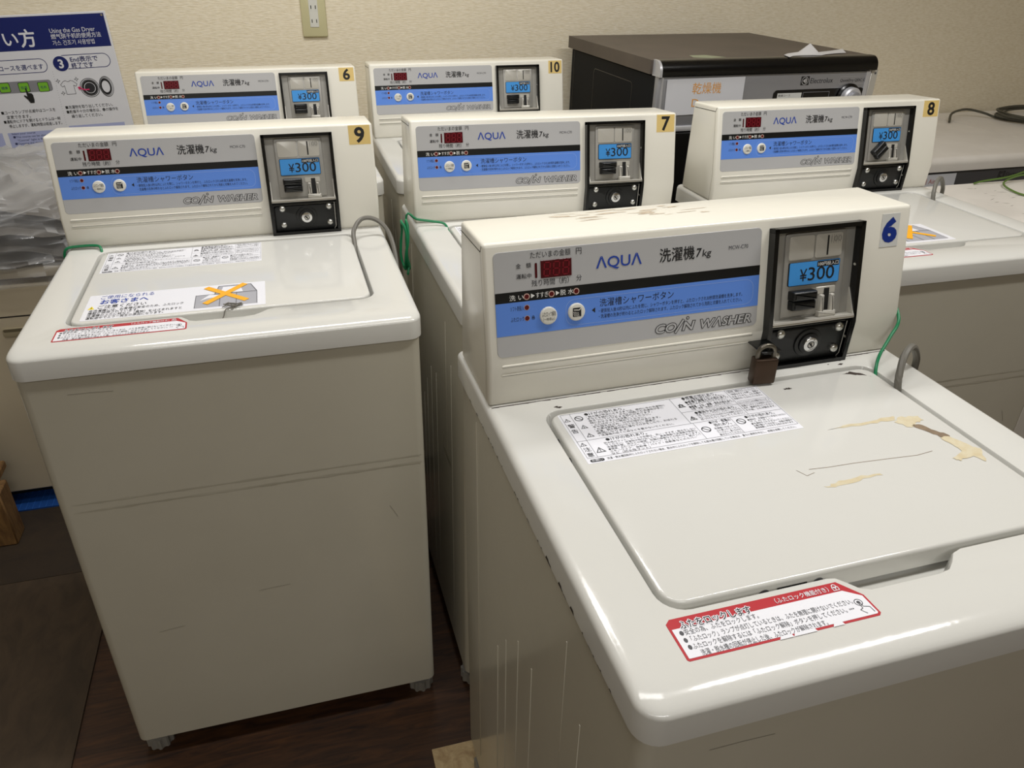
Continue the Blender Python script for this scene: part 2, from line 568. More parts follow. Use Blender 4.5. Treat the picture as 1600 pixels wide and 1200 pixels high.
def m_lid(stains=False):
    b = MB()
    p = rrpoly(-.2045, .0870, .2045, .3735, (.018, .018, .016, .016), 6)
    b.bprism(p, HF - .021, ZL, .0032, TOPP, n=4)
    # latch slot and screws on the front edge
    fm = lambda x, z, w: (x, .0870 - w, z)
    b.rect(-.106, ZL - .017, -.078, ZL - .007, .0003, DARKGAP, fm)
    for x in (-.118, -.067):
        b.circ(x, ZL - .011, .0052, .0003, INKG, fm); b.circ(x, ZL - .011, .0032, .0005, DARKGAP, fm)
    b.rect(-.134, ZL - .016, -.126, ZL - .009, .0003, INKG, fm, r=.002)
    lm = lambda y, z, w: (-.2045 - w, y, z)
    for y in (.30, .335):
        b.circ(y, ZL - .012, .005, .0003, INKG, lm)
    if stains:
        t = TOPM(ZL)
        rr = random.Random(5)

        def blob(pts, M, w):
            q = []
            n = len(pts)
            for i in range(n):
                a, c = Vector(pts[i]), Vector(pts[(i + 1) % n])
                for k in range(4):
                    u = a.lerp(c, k / 4); q.append((u.x + rr.uniform(-.0012, .0012), u.y + rr.uniform(-.0016, .0016)))
            b.flat(q, w, M, t)
        blob([(.070, .2655), (.10, .2655), (.133, .2645), (.155, .2645), (.158, .2695), (.135, .270), (.095, .2695)], GLUE, .0002)
        blob([(.150, .262), (.166, .268), (.183, .2625), (.184, .2545), (.172, .252), (.160, .246)], GLUE, .0003)
        blob([(.163, .249), (.172, .251), (.182, .234), (.1885, .2225), (.181, .2195), (.174, .229)], GLUEDK, .0003)
        blob([(.176, .222), (.187, .2225), (.196, .199), (.2005, .194), (.188, .175), (.181, .191), (.179, .205)], GLUE, .0004)
        blob([(.160, .190), (.182, .197), (.184, .188), (.164, .183)], GLUE, .0005)
        blob([(.006, .183), (.02, .1865), (.045, .1885), (.072, .188), (.074, .185), (.045, .183), (.02, .181)], GLUE, .0002)
        b.line([(.01, .2115), (.03, .2095), (.06, .2085), (.1, .2055), (.13, .203), (.15, .205)], .0006, .0002, GLUEDK, t)
        b.line([(-.003, .2135), (.002, .203), (.012, .2055)], .0005, .0002, GLUEDK, t)
        blob([(.165, .3655), (.177, .3675), (.186, .362), (.196, .350), (.190, .356), (.178, .3605)], CHIP, .0002)
        blob([(.075, .3525), (.082, .3545), (.089, .353), (.083, .352)], CHIP, .0002)
    return b.mesh('lid')


def m_console(dirty=False):
    b = MB()
    prof = [(yB, zB), (yK, zK), (yT, zT), (.525, .9822), (.532, zB)]
    bm = bmesh.new()
    A = [bm.verts.new((-WC, y, z)) for y, z in prof]; B = [bm.verts.new((WC, y, z)) for y, z in prof]
    n = len(prof)
    for i in range(n): bm.faces.new((A[i], A[(i + 1) % n], B[(i + 1) % n], B[i]))
    bm.faces.new(list(reversed(A))); bm.faces.new(B)
    bmesh.ops.recalc_face_normals(bm, faces=bm.faces[:])
    kinks = [e for e in bm.edges if all(abs(v.co.z - zK) < 1e-4 for v in e.verts)]
    bmesh.ops.bevel(bm, geom=[e for e in bm.edges if e not in kinks], offset=.0042, segments=3, profile=.5, affect='EDGES')
    b.bm(bm, PAINT)
    for v in (-.1333, -.1438):
        b.bprism(rrpoly(-.2478, v - .0021, .0580, v + .0021, .0021, 3), -.0005, .0017, .0012, PAINT, F, n=2)
    # seam of the folded cover on both ends
    for s in (-1, 1):
        sm = lambda y, z, w, s=s: (s * (WC + w), y, z)
        b.line([(.520, .972), (.4375, .9765), (.4335, .984)], .0011, .0002, DARKGAP, sm)
        b.line([(.4375, .9765), (.4150, .862), (.4150, .806)], .0006, .0002, mat('seam_olive', '8b8570', .6), sm)
    if dirty:
        t = lambda x, y, w: (x, y, zT + (y - yT) / (.525 - yT) * (.9822 - zT) + w)
        rr = random.Random(11)
        for k in range(26):
            x = -.17 + .17 * rr.random() + .04 * rr.random(); y = .472 + .042 * rr.random()
            a = rr.uniform(.006, .022); c = rr.uniform(.0004, .0027); q = rr.uniform(-.2, .2)
            pts = []
            for i in range(12):
                th = 2 * pi * i / 12; u = a * math.cos(th) * rr.uniform(.6, 1.1); w_ = c * math.sin(th) * rr.uniform(.5, 1.2)
                pts.append((x + u, y + w_ + q * u))
            b.flat(pts, .0002 + k * 2e-6, DIRT, t)
    return b.mesh('console')


def seg8(b, x, y, w_, h, t, mp):
    for (a, c) in (((0, h), (w_, h)), ((0, h / 2), (w_, h / 2)), ((0, 0), (w_, 0)), ((0, 0), (0, h / 2)), ((0, h / 2), (0, h)), ((w_, 0), (w_, h / 2)), ((w_, h / 2), (w_, h))):
        d = Vector(c) - Vector(a); u = d.normalized() * t * .6
        a_, c_ = Vector(a) + u, Vector(c) - u
        sh = .08
        b.line([(x + a_.x + sh * a_.y, y + a_.y), (x + c_.x + sh * c_.y, y + c_.y)], t, .0003, SEGRED, mp)


def m_panel():
    b = MB()
    x0, x1, vt, vb = -.2517, .0618, -.0095, -.1226
    b.bprism(rrpoly(x0, vb, x1, vt, .006, 5), -.0005, .0006, .0004, PANELGREY, F, n=1)
    w = .0008; w2 = .00095; w3 = .0011
    b.rect(x0 + .0002, -.0632, x1 - .0002, -.0520, w, PBLACK, F)
    b.rect(x0 + .0002, -.0990, x1 - .0002, -.0632, w, PBLUE, F)
    b.text('ただいまの金額', -.2117, -.0182, .0075, w2, INK, F, width=.0445)
    b.text('円', -.1610, -.0182, .0078, w2, INK, F, width=.0062)
    b.text('金　額', -.2275, -.0275, .0056, w2, INK, F, width=.0165, bold=.006)
    b.text('運転中', -.2275, -.0385, .0056, w2, INK, F, width=.0165, bold=.006)
    b.rect(-.2070, -.0397, -.2044, -.0237, w2, DKRED, F, r=.0011)
    b.text('残り時間（約）', -.2110, -.0478, .0075, w2, INK, F, width=.0415)
    b.text('分', -.1610, -.0467, .0072, w2, INK, F, width=.0060)
    b.text('ΛQUΛ', -.1380, -.0362, .0168, w2, INKBLUE, F, width=.0525, bold=.012)
    b.text('洗濯機', -.0640, -.0358, .0162, w2, INK, F, width=.0420, bold=.02)
    b.text('7', -.0195, -.0352, .0135, w2, INK, F, width=.0062, bold=.015, shear=.15)
    b.text('kg', -.0122, -.0352, .0108, w2, INK, F, width=.0110, bold=.006, shear=.12)
    b.text('MCW-C70', .0205, -.0309, .0062, w2, INKG, F, width=.0242)
    # programme line
    b.text('洗 い', -.2360, -.0608, .0066, w2, INKW, F, width=.0155)
    b.text('すすぎ', -.2068, -.0604, .0066, w2, INKW, F, width=.0140)
    b.text('脱 水', -.1795, -.0604, .0066, w2, INKW, F, width=.0150)
    for x in (-.2170, -.1893, -.1613):
        b.circ(x, -.0583, .0035, w2, LEDRING, F); b.circ(x, -.0583, .0025, w3, LED, F)
    for x in (-.2122, -.1845):
        b.flat([(x, -.0605), (x + .0042, -.0580), (x, -.0555)], w2, INKW, F)
    b.text('ソフト剤投入', -.2355, -.0722, .0056, w2, INK, F, width=.0150)
    b.text('ふたロック', -.2355, -.0838, .0056, w2, INK, F, width=.0150)
    for v in (-.0700, -.0817):
        b.circ(-.2172, v, .0030, w2, LEDRING, F); b.circ(-.2172, v, .0025, w3, LED, F)
    b.frame(-.2120, -.0836, -.2088, -.0810, .0005, w2, INK, F, r=.0004)
    b.cring(-.2104, -.0808, .0008, .0013, w2, INK, F)
    b.line([(-.2104, -.083), (-.2104, -.0816)], .0004, w2, INK, F)
    b.frame(-.1735, -.0957, .0545, -.0668, .00035, w2, mat('pale_blue_line', '9db8ea', .4), F, r=.010)
    b.flat([(-.1437, -.0814), (-.1398, -.0785), (-.1398, -.0843)], w2, INK, F)
    b.text('洗濯槽シャワーボタン', -.1345, -.0778, .0098, w2, INK, F, width=.0885)
    b.text('・硬貨投入後10秒以内にふたを閉じ、シャワーボタンを押すと、ふたロックされ30秒間洗濯槽を洗浄します。', -.1355, -.0850, .0051, w2, INK, F, width=.1760)
    b.text('・洗濯槽の洗浄が終わるとふたロック解除されます。ふたロック解除されてから洗剤と衣類を入れてください。', -.1355, -.0912, .0051, w2, INK, F, width=.1760)
    for bold, M, ww in ((.062, INK, w2), (.014, PANELGREY, w3)):
        b.text('CO', -.0668, -.1172, .0140, ww, M, F, width=.0250, bold=bold, shear=.22)
        b.line([(-.0432, -.1195), (-.0325, -.1045)] if M is INK else [(-.0429, -.1191), (-.0328, -.1049)], .0036 if M is INK else .0020, ww, M, F)
        b.text('N', -.0338, -.1172, .0140, ww, M, F, width=.0150, bold=bold, shear=.22)
        b.text('WΛSHER', -.0108, -.1172, .0140, ww, M, F, width=.0640, bold=bold, shear=.22)
        b.circ(-.0275, -.1034, .0020 if M is INK else .0011, ww, M, F)
    return b.mesh('control_panel')


def m_display():
    b = MB()
    b.bprism(rrpoly(-.2006, -.0405, -.1662, -.0218, .0006, 2), 0, .0014, .0003, DKRED, F, n=1)
    for i in range(3):
        seg8(b, -.1975 + i * .0105, -.0382, .0064, .0140, .0013, lambda x, v, w: F(x, v, w + .0013))
    return b.mesh('display')


def m_button(kind):
    b = MB()
    c = [(.0098 * math.cos(2 * pi * i / 28), .0098 * math.sin(2 * pi * i / 28)) for i in range(28)]
    cx, cv = (-.1936, -.0814) if kind == 'lock' else (-.1617, -.0809)
    b.bprism([(cx + x, cv + y) for x, y in c], 0, .0032, .0016, BUTTON, F, n=3)
    w = .0034
    if kind == 'lock':
        b.text('ふたロック解除', cx, cv - .0002, .0062, w, INK, F, width=.0158, align='c')
        b.text('（一時停止）', cx, cv - .0048, .0036, w, INK, F, width=.0130, align='c')
    else:
        b.rect(cx - .0048, cv - .0050, cx + .0048, cv + .0050, w, INK, F, r=.001)
        for i in range(4):
            for j in range(3):
                x = cx - .0034 + i * .0016 + j * .0004; v = cv + .0008 - j * .0018 - i * .0003
                b.line([(x, v), (x - .0006, v - .0012)], .0006, w + .0002, BUTTON, F)
        b.line([(cx - .0036, cv + .0028), (cx + .0026, cv + .0022), (cx + .0048, cv + .0048)], .0010, w + .0002, BUTTON, F)
    return b.mesh('push_button')


# ---- coin mechanism
CX0, CX1, CV0, CV1 = .0715, .1905, -.0118, -.1812


def m_coinframe():
    b = MB()
    T, H = .0052, .0115
    # bent surround: two side cheeks, a hood, a sill and a back plate
    for x0, x1 in ((CX0, CX0 + T), (CX1 - T, CX1)):
        path = [CV0, -FL, CV1]
        vs = []
        for v in path:
            for x, w in ((x0, -.001), (x1, -.001), (x1, H), (x0, H)): vs.append(F(x, v, w))
        fs = []
        for k in (0, 1):
            for i in range(4): fs.append((k * 4 + i, k * 4 + (i + 1) % 4, k * 4 + 4 + (i + 1) % 4, k * 4 + 4 + i))
        fs += [(0, 1, 2, 3), (8, 9, 10, 11)]
        b.add(vs, fs, FRAMEBLK)
    b.prism([(CX0, CV0 - T), (CX1, CV0 - T), (CX1, CV0), (CX0, CV0)], -.001, H, FRAMEBLK, F)
    b.prism([(CX0, CV1), (CX1, CV1), (CX1, CV1 + T), (CX0, CV1 + T)], -.001, H, FRAMEBLK, F)
    for v0, v1 in ((-FL + .0001, CV0 - .002), (CV1 + .001, -FL - .0001)):
        b.rect(CX0 + .002, v0, CX1 - .002, v1, .0006, LOCKBLK, F)
    # rivet holes in the cheeks
    im = lambda s: (lambda v, w, d: F(s + d, v, w))
    for v in (-.062, -.150):
        b.circ(v, .0058, .0016, -.0003, SILVERLT, im(CX1 - T), n=10, ry=.0022)
        b.circ(v, .0058, .0016, .0003, SILVERLT, im(CX0 + T), n=10, ry=.0022)
    return b.mesh('coin_mechanism')


def m_coinplate():
    b = MB()
    x0, x1 = CX0 + .0046, CX1 - .0046
    b.rect(x0, -.1235, x1, -.0165, .0010, SILVER, F)
    b.bprism(rrpoly(.0915, -.1185, .1725, -.0195, (.001, .001, .004, .004), 4), .0008, .0032, .0014, SILVER, F, n=2)
    b.bprism(rrpoly(.0962, -.0503, .1290, -.0228, .0030, 4), .003, .0044, .0008, SILVERLT, F, n=2)
    b.bprism(rrpoly(.1312, -.0503, .1668, -.0228, .0030, 4), .003, .0040, .0008, SILVERLT, F, n=2)
    b.rect(.1462, -.0478, .1484, -.0252, .0042, BASEBLK, F)
    b.text('100', .1512, -.0330, .0098, .0042, SILVER, F, width=.0140, bold=.01)
    for i in range(5):
        b.line([(.1515 + i * .003, -.0350), (.1515 + i * .003, -.0246)], .0005, .0043, SILVER, F)
    # tray lip with triangular gussets
    H = .0125
    b.prism([(x0, -.1250), (x1, -.1250), (x1, -.1205), (x0, -.1205)], .0005, H, SILVERLT, F)
    b.prism([(x0, -.1236), (x1, -.1236), (x1, -.1226), (x0, -.1226)], H - .0012, H + .0008, CHROME, F)
    for x in (x0 + .0005, x1 - .0020):
        tri = [F(x, -.1210, .001), F(x, -.1210, H), F(x, -.0900, .001), F(x + .0015, -.1210, .001), F(x + .0015, -.1210, H), F(x + .0015, -.0900, .001)]
        b.add(tri, [(0, 1, 2), (3, 5, 4), (0, 3, 4, 1), (1, 4, 5, 2), (2, 5, 3, 0)], SILVERLT)
    # return cup
    b.bprism(rrpoly(.1365, -.0935, .1625, -.0850, .0008, 2), .003, .0040, .0004, SILVERLT, F, n=1)
    for xa in (.1408, .1545):
        b.bprism(rrpoly(xa, -.1165, xa + .0060, -.0940, .0010, 2), .002, .0085, .0025, SILVERLT, F, n=2)
    b.bprism(rrpoly(.1390, -.1205, .1625, -.1135, .0008, 2), .002, .0095, .0015, SILVERLT, F, n=2)
    b.rect(.1472, -.1135, .1545, -.0870, .0043, BASEBLK, F)
    return b.mesh('coin_plate')


def m_price():
    b = MB()
    b.bprism(rrpoly(.0972, -.0808, .1657, -.0527, .0022, 4), .003, .0046, .0003, INK, F, n=1)
    b.rect(.0980, -.0800, .1649, -.0535, .0048, LABELBLUE, F, r=.0016)
    b.rect(.1345, -.0606, .1640, -.0540, .0049, INK, F, r=.0008)
    b.text('100円投入口', .1358, -.0592, .0050, .0051, INKW, F, width=.0270)
    b.text('¥', .1122, -.0755, .0195, .0050, INK, F, width=.0092, bold=.006)
    b.text('300', .1232, -.0755, .0220, .0050, INK, F, width=.0350, bold=.004)
    return b.mesh('price_label')


def m_lever():
    b = MB()
    b.bprism(rrpoly(-.0160, .0005, .0160, .0115, .0015, 3), -.0015, .0125, .0030, LOCKBLK, n=3)
    b.bprism(rrpoly(-.0155, -.0110, .0158, 0, .0015, 3), -.0015, .0110, .0030, LOCKBLK, n=3)
    return b.mesh('reject_lever')


def m_lockplate():
    b = MB()
    b.bprism(rrpoly(.0785, -.1758, .1838, -.1278 - .0035, .004, 4), 0, .0060, .0015, LOCKBLK, F, n=2)
    for r0, r1, h0, h1 in ((.0120, .0185, .005, .0080), (.0100, .0135, .007, .0105)):
        n = 28
        c = lambda r: [(.1326 + r * math.cos(2 * pi * i / n), -.1510 + r * math.sin(2 * pi * i / n)) for i in range(n)]
        b.bprism(c(r1), h0, h1, .0012, LOCKBLK, F, n=2)
    b.line([(.1825, -.1300), (.1825, -.1720), (.1790, -.1765)], .0010, .0064, SILVERLT, F)
    return b.mesh('lock_plate')


def m_lock():
    b = MB(); n = 26
    c = lambda r: [(.1326 + r * math.cos(2 * pi * i / n), -.1510 + r * math.sin(2 * pi * i / n)) for i in range(n)]
    b.bprism(c(.0094), .008, .0135, .0012, CHROME, F, n=2)
    b.cring(.1326, -.1510, .0036, .0048, .0137, INKG, F)
    b.circ(.1326, -.1510, .0036, .0137, SILVERLT, F, n=16)
    b.line([(.1300, -.1485), (.1345, -.1535)], .0018, .0139, BASEBLK, F)
    b.line([(.1326, -.1480), (.1330, -.1510)], .0012, .0139, BASEBLK, F)
    return b.mesh('key_lock')


def m_bolt():
    b = MB()
    b.lathe([(.0058, 0), (.0058, .0010), (.0050, .0030), (.0034, .0043), (.0014, .0049)], CHROME_S, n=18)
    return b.mesh('bolt')


CHROME_S = mat('bolt_steel', 'cfcfca', .28, metal=.95)
BOLTS = ((.0921, -.1352), (.1727, -.1352), (.1725, -.1642), (.0919, -.1645))


def basis(fn, x, v, w):
    """frame at a face point: local x along x, local y up the face, local z outwards"""
    p = Vector(fn(x, v, w))
    u, n = (UU, NN) if v >= -FL else (U2, N2)
    M = Matrix((Vector((1, 0, 0)), u, n)).transposed().to_4x4(); M.translation = p
    return M


# ---- stickers
def m_number(txt, style):
    b = MB()
    if style == 'yellow':
        x0, x1, v0, v1 = .2200, .2575, -.0348, -.0026
        b.bprism([(x0, v0), (x1, v0), (x1, v1), (x0, v1)], -.0002, .0004, .0001, STICKY, F, n=1)
        W = .0165 if len(txt) == 1 else .0255
        b.text(txt, (x0 + x1) / 2, v0 + .0040, .0350, .0006, INK, F, width=W * .95, bold=.028, align='c')
    else:
        x0, x1, v0, v1 = .2215, .2465, -.0470, -.0080
        b.bprism([(x0, v0), (x1, v0), (x1, v1), (x0, v1)], -.0002, .0004, .0001, STICKW, F, n=1)
        b.text(txt, (x0 + x1) / 2 - .0003, v0 + .0072, .0360, .0006, INKNAVY, F, width=.0165, bold=.055, align='c')
    return b.mesh('number_sticker')


def warn_tri(b, x, y, s, w, mp, mark='!'):
    o = [(x, y), (x + s * 1.2, y), (x + s * .6, y + s)]
    i = [(x + s * .17, y + s * .1), (x + s * 1.03, y + s * .1), (x + s * .6, y + s * .82)]
    b.ring(o, i, w, INK, mp)
    b.text(mark, x + s * .6, y + s * .17, s * .75, w, INK, mp, align='c', bold=.02)


def no_sign(b, x, y, r, w, mp):
    b.cring(x, y, r * .8, r, w, INK, mp)
    b.line([(x - r * .62, y + r * .62), (x + r * .62, y - r * .62)], r * .2, w, INK, mp)


def m_warning():
    b = MB(); t = TOPM(ZL)
    x0, x1, y0, y1 = -.1950, .0500, .2768, .3690
    b.bprism([(x0, y0), (x1, y0), (x1, y1), (x0, y1)], -.0002, .0003, .0001, LABELW, t, n=1)
    w = .0005; g = .00035
    b.frame(x0 + .0025, y0 + .0085, x1 - .0012, y1 - .0012, g, w, INKG, t, r=.0005)
    L = lambda a, c: b.line([a, c], g, w, INKG, t)
    L((-.1815, .2855), (-.1815, .3675)); L((-.1925, .3160), (.0487, .3160))
    L((-.0620, .316), (-.0620, .3675)); L((.0075, .316), (.0075, .3675)); L((-.062, .3380), (.0075, .3380))
    L((-.0600, .2855), (-.0600, .316)); L((-.0160, .2855), (-.0160, .316))
    warn_tri(b, -.1918, .3540, .0060, w, t); warn_tri(b, -.1918, .3070, .0060, w, t)
    for s, y in (('警', .3420), ('告', .3320), ('注', .2975), ('意', .2880)):
        b.text(s, -.1872, y, .0080, w, INK, t, align='c', bold=.006)
    no_sign(b, -.1745, .3570, .0048, w, t); warn_tri(b, -.1790, .3375, .0068, w, t, 'ι'); warn_tri(b, -.1790, .3210, .0072, w, t)
    hx = -.1660

    def head(s, x, y, width): b.text('●' + s, x, y, .0058, w, INK, t, width=width, bold=.01)

    def para(lines, x, y, width, dy=.0044, size=.0040):
        for i, s in enumerate(lines): b.text(s, x, y - i * dy, size, w, INK, t, width=min(width, .0039 * len(s)))
    head('けがの恐れあり。', hx, .3608, .047)
    para(['・脱水槽が完全に止まるまでは、絶対に中の洗濯物に', '　手などを触れない。ゆるい回転でも洗濯物が手に', '　巻きついてけがをする恐れがあります。', '　特にお子さまには注意してください。', '・ふたはゆっくり閉めてください。',
          '　手や指をはさみ、けがの恐れがあります。', '・お湯は使用しないでください。感電や', '　洗濯、脱水槽の中に落ちてけがをしたり、おぼれる', '　原因になります。', '・洗濯機の近くに台などを置かないでください。'], hx, .3562, .098, .0041, .0039)
    warn_tri(b, -.0600, .3480, .0075, w, t, 'ϟ'); warn_tri(b, -.0595, .3215, .0075, w, t, 'δ')
    head('感電の恐れあり。', -.0480, .3625, .043)
    para(['　アースを確実に取り付けてください。'], -.048, .3590, .05)
    head('感電や漏電火災の恐れあり。', -.0480, .3540, .053)
    para(['　本体に水をかけないでください。'], -.048, .3502, .05)
    head('感電・火災・故障・変形の恐れあり。', -.0480, .3440, .054)
    para(['　分解・修理・改造はしないでください。'], -.048, .3402, .05)
    head('爆発や火災の恐れあり。', -.0480, .3315, .050)
    para(['　灯油、ガソリン、ベンジン、シンナー、アルコール', '　など、引火しやすいもののついた衣類を入れたり', '　近づけたりしないでください。'], -.048, .3275, .053, .0043)
    b.frame(.0092, .3612, .0470, .3668, .0003, w, INKG, t, r=.002)
    b.text('脱水時、振動が大きくなったときは', .0105, .3626, .0040, w, INK, t, width=.034)
    para(['一時停止ボタンを押し、回転が', '止まってから、ふたを開け', '衣類を均一にならしてください。'], .0092, .3565, .037, .0046)
    b.frame(.0092, .3360, .0470, .3430, .0003, w, INKG, t, r=.002)
    b.text('ロックされてふたが開かないとき', .0105, .3378, .0040, w, INK, t, width=.034)
    para(['洗濯メンテナンスが終わったら', '必ず、電源を切ってください。', 'その後、ふたが開きます。'], .0092, .3315, .037, .0046)
    warn_tri(b, -.1800, .2925, .0090, w, t)
    head('けがの恐れあり。', -.1620, .3100, .046)
    para(['防水性のマット、シートや衣類は、洗い・すすぎ・脱水をしない', 'でください。洗濯物が飛び出したり、異常振動で洗濯機が転倒し', '洗濯機や壁、床などの破損、衣類の損傷などの恐れがあります。', '●寝袋、おむつカバー、サウナスーツ、ウェットスーツ、雨ガッパ',
          '　スキーウェア、自転車・バイク・自動車などのカバー', '　など（防水性マット）'], -.166, .3052, .104, .0038, .0036)
    no_sign(b, -.0520, .3015, .0052, w, t)
    head('けが・感電の', -.0430, .3100, .0255); b.text('恐れあり。', -.0400, .3040, .0058, w, INK, t, width=.02, bold=.01)
    para(['洗濯機にのぼったり', '上に乗ったりしない', 'でください。重いものを', '載せないでください。'], -.043, .2990, .026, .0040, .0037)
    no_sign(b, -.0080, .3055, .0052, w, t)
    head('けがの恐れあり。', .0000, .3095, .036)
    para(['●運転中、洗濯機の下に手足を入れない', '　でください。', '●洗濯物を入れすぎないでください。', '　水槽が動いてはみ出し、衣類の損傷や', '　異常振動しけがをする恐れがあります。'], .0000, .3045, .047, .0040, .0037)
    b.rect(x0 + .0035, .2785, x0 + .0185, .2830, w, INK, t, r=.002)
    b.text('お願い', x0 + .0052, .2794, .0036, w + .0002, LABELW, t, width=.0115)
    b.text('洗濯・脱水槽回転中にふたロックされない場合、脱水中にふたロックを解除しても脱水槽が回転している場合は、直ちに使用を中止し、修理を依頼してください。', x0 + .0215, .2795, .0040, w, INK, t, width=.216)
    return b.mesh('warning_label')


def m_locklabel(worn=False):
    b = MB(); t = TOPM(HF)
    o = [(-.2150, .0390), (-.2095, .0345), (-.0520, .0345), (-.0492, .0372), (-.0500, .0430), (-.0490, .0565), (-.0580, .0690), (-.0640, .0738), (-.2060, .0738), (-.2140, .0715)]
    o = [(-.2150, .0358), (-.2135, .0345), (-.0520, .0345), (-.0494, .0368), (-.0500, .0560), (-.0630, .0738), (-.2105, .0738), (-.2150, .0698)]
    b.bprism(o, -.0002, .0003, .0001, REDL, t, n=1)
    inn = offset_poly(o, -.0020)
    inn = [(x, min(y, .0640)) for x, y in inn]
    b.flat(inn, .0005, LABELW, t)
    if worn:
        for a, c in ((-.140, -.128), (-.128, -.108), (-.094, -.084)):
            b.flat([(a, .0338), (c, .0338), (c - .001, .0372), (a + .002, .0366)], .0007, LABELW, t)
    for bold, M, ww in ((.17, LABELW, .0007), (.02, INK, .0009)):
        b.text('ふたをロックします', -.2055, .0628, .0088, ww, M, t, width=.0605, bold=bold)
    b.text('（ふたロック機能付き）', -.1220, .0662, .0056, .0007, LABELW, t, width=.0480, bold=.01)
    b.frame(-.0705, .0652, -.0648, .0692, .0006, .0007, LABELW, t, r=.0004)
    b.cring(-.0677, .0697, .0014, .0021, .0007, LABELW, t)
    b.line([(-.0677, .066), (-.0677, .068)], .0007, .0007, LABELW, t)
    w = .0007
    b.text('●安全の為、ふたをロックします。', -.2090, .0570, .0058, w, INKG, t, width=.066)
    b.text('●「ふたロック」ランプが点灯しているときは、ふたを無理に開けないでください。', -.2090, .0502, .0058, w, INKG, t, width=.1450)
    b.text('●ふたロックを解除するには「ふたロック解除」ボタンを押してください。▸▸▸', -.2090, .0436, .0058, w, INKG, t, width=.1420)
    b.text('　洗濯・脱水槽の回転が停止した後、ふたロックが解除されます。', -.2020, .0370, .0058, w, INKG, t, width=.1060)
    b.cring(-.0598, .0500, .0028, .0034, w, INKG, t); b.circ(-.0598, .0500, .0015, w, INKG, t, n=10)
    b.line([(-.0602, .050), (-.0602, .044), (-.0632, .0428), (-.0600, .0385)], .0006, w, INKG, t)
    b.line([(-.0588, .050), (-.0588, .0455), (-.0540, .0440), (-.0535, .0385)], .0006, w, INKG, t)
    return b.mesh('lock_label')


def m_notice():
    b = MB(); t = TOPM(ZL)
    x0, x1, y0, y1 = -.1920, .0540, .0950, .1848
    b.bprism(rrpoly(x0, y0, x1, y1, .002, 3), -.0002, .0003, .0001, LABELW, t, n=1)
    w = .0005
    b.text('ご使用になられる', -.1760, .1690, .0140, w, INKBLUE, t, width=.0720)
    b.text('お客さまへ', -.1740, .1505, .0175, w, INKBLUE, t, width=.0640, bold=.04)
    warn = [(-.1880, .1330), (-.1790, .1330), (-.1835, .1440)]
    b.flat(warn, w, YEL, t); b.text('!', -.1835, .1345, .008, w + .0002, INK, t, align='c', bold=.02)
    b.text('ご注意ください', -.1750, .1345, .0125, w, INK, t, width=.0640, bold=.012)
    b.text('本洗濯機には、お客様の安全のため、ふたロック', -.1850, .1235, .0092, w, INK, t, width=.1250, bold=.008)
    b.text('機能が採用されています。', -.1850, .1155, .0090, w, INK, t, width=.0660, bold=.008)
    b.text('洗濯機のふたに紐など（異物）をはさまれますと', -.1850, .1070, .0090, w, INK, t, width=.1240, bold=.008)
    b.text('運転途中でエラー発生の原因になります。', -.1850, .0985, .0090, w, INK, t, width=.1000, bold=.008)
    # picture of a lid with washing caught in it, crossed out
    b.rect(-.0440, .1020, .0420, .1480, w, GREYP, t)
    b.flat([(-.0440, .1480), (-.0180, .1480), (-.0130, .1780), (.0330, .1780), (.0420, .1480)], w, GREYP, t)
    b.flat([(-.0100, .1500), (.0220, .1500), (.0180, .1740), (-.0070, .1740)], w + .0002, LABELW, t)
    b.flat([(-.0380, .1270), (-.0250, .1480), (-.0100, .1440), (-.0190, .1360), (-.0280, .1340)], w + .0002, LABELW, t)
    b.line([(-.0440, .1480), (.0420, .1480)], .0010, w + .0003, INKG, t)
    for x in (-.0440, -.0100, .0130, .0420): b.line([(x, .1020), (x, .1480)], .0008, w + .0003, INKG, t)
    b.line([(-.0180, .1480), (-.0130, .1780), (.0330, .1780), (.0420, .1480)], .0010, w + .0003, INKG, t)
    b.line([(-.0310, .1760), (.0280, .1160)], .0100, w + .0005, ORANGE, t)
    b.line([(-.0300, .1140), (.0250, .1800)], .0100, w + .0007, ORANGE, t)
    return b.mesh('notice_label')


def build_meshes():
    ME['cabinet'] = m_cabinet(); ME['foot'] = m_foot(); ME['top'] = m_top(); ME['top_chips'] = m_top(True)
    ME['lid'] = m_lid(); ME['lid_stain'] = m_lid(True); ME['console'] = m_console(); ME['console_dirty'] = m_console(True)
    ME['panel'] = m_panel(); ME['display'] = m_display(); ME['b1'] = m_button('lock'); ME['b2'] = m_button('shower')
    ME['frame'] = m_coinframe(); ME['plate'] = m_coinplate(); ME['price'] = m_price(); ME['lever'] = m_lever()
    ME['lockplate'] = m_lockplate(); ME['lock'] = m_lock(); ME['bolt'] = m_bolt()
    ME['warn'] = m_warning(); ME['red'] = m_locklabel(); ME['red_worn'] = m_locklabel(True); ME['notice'] = m_notice()


build_meshes()
WM = {}


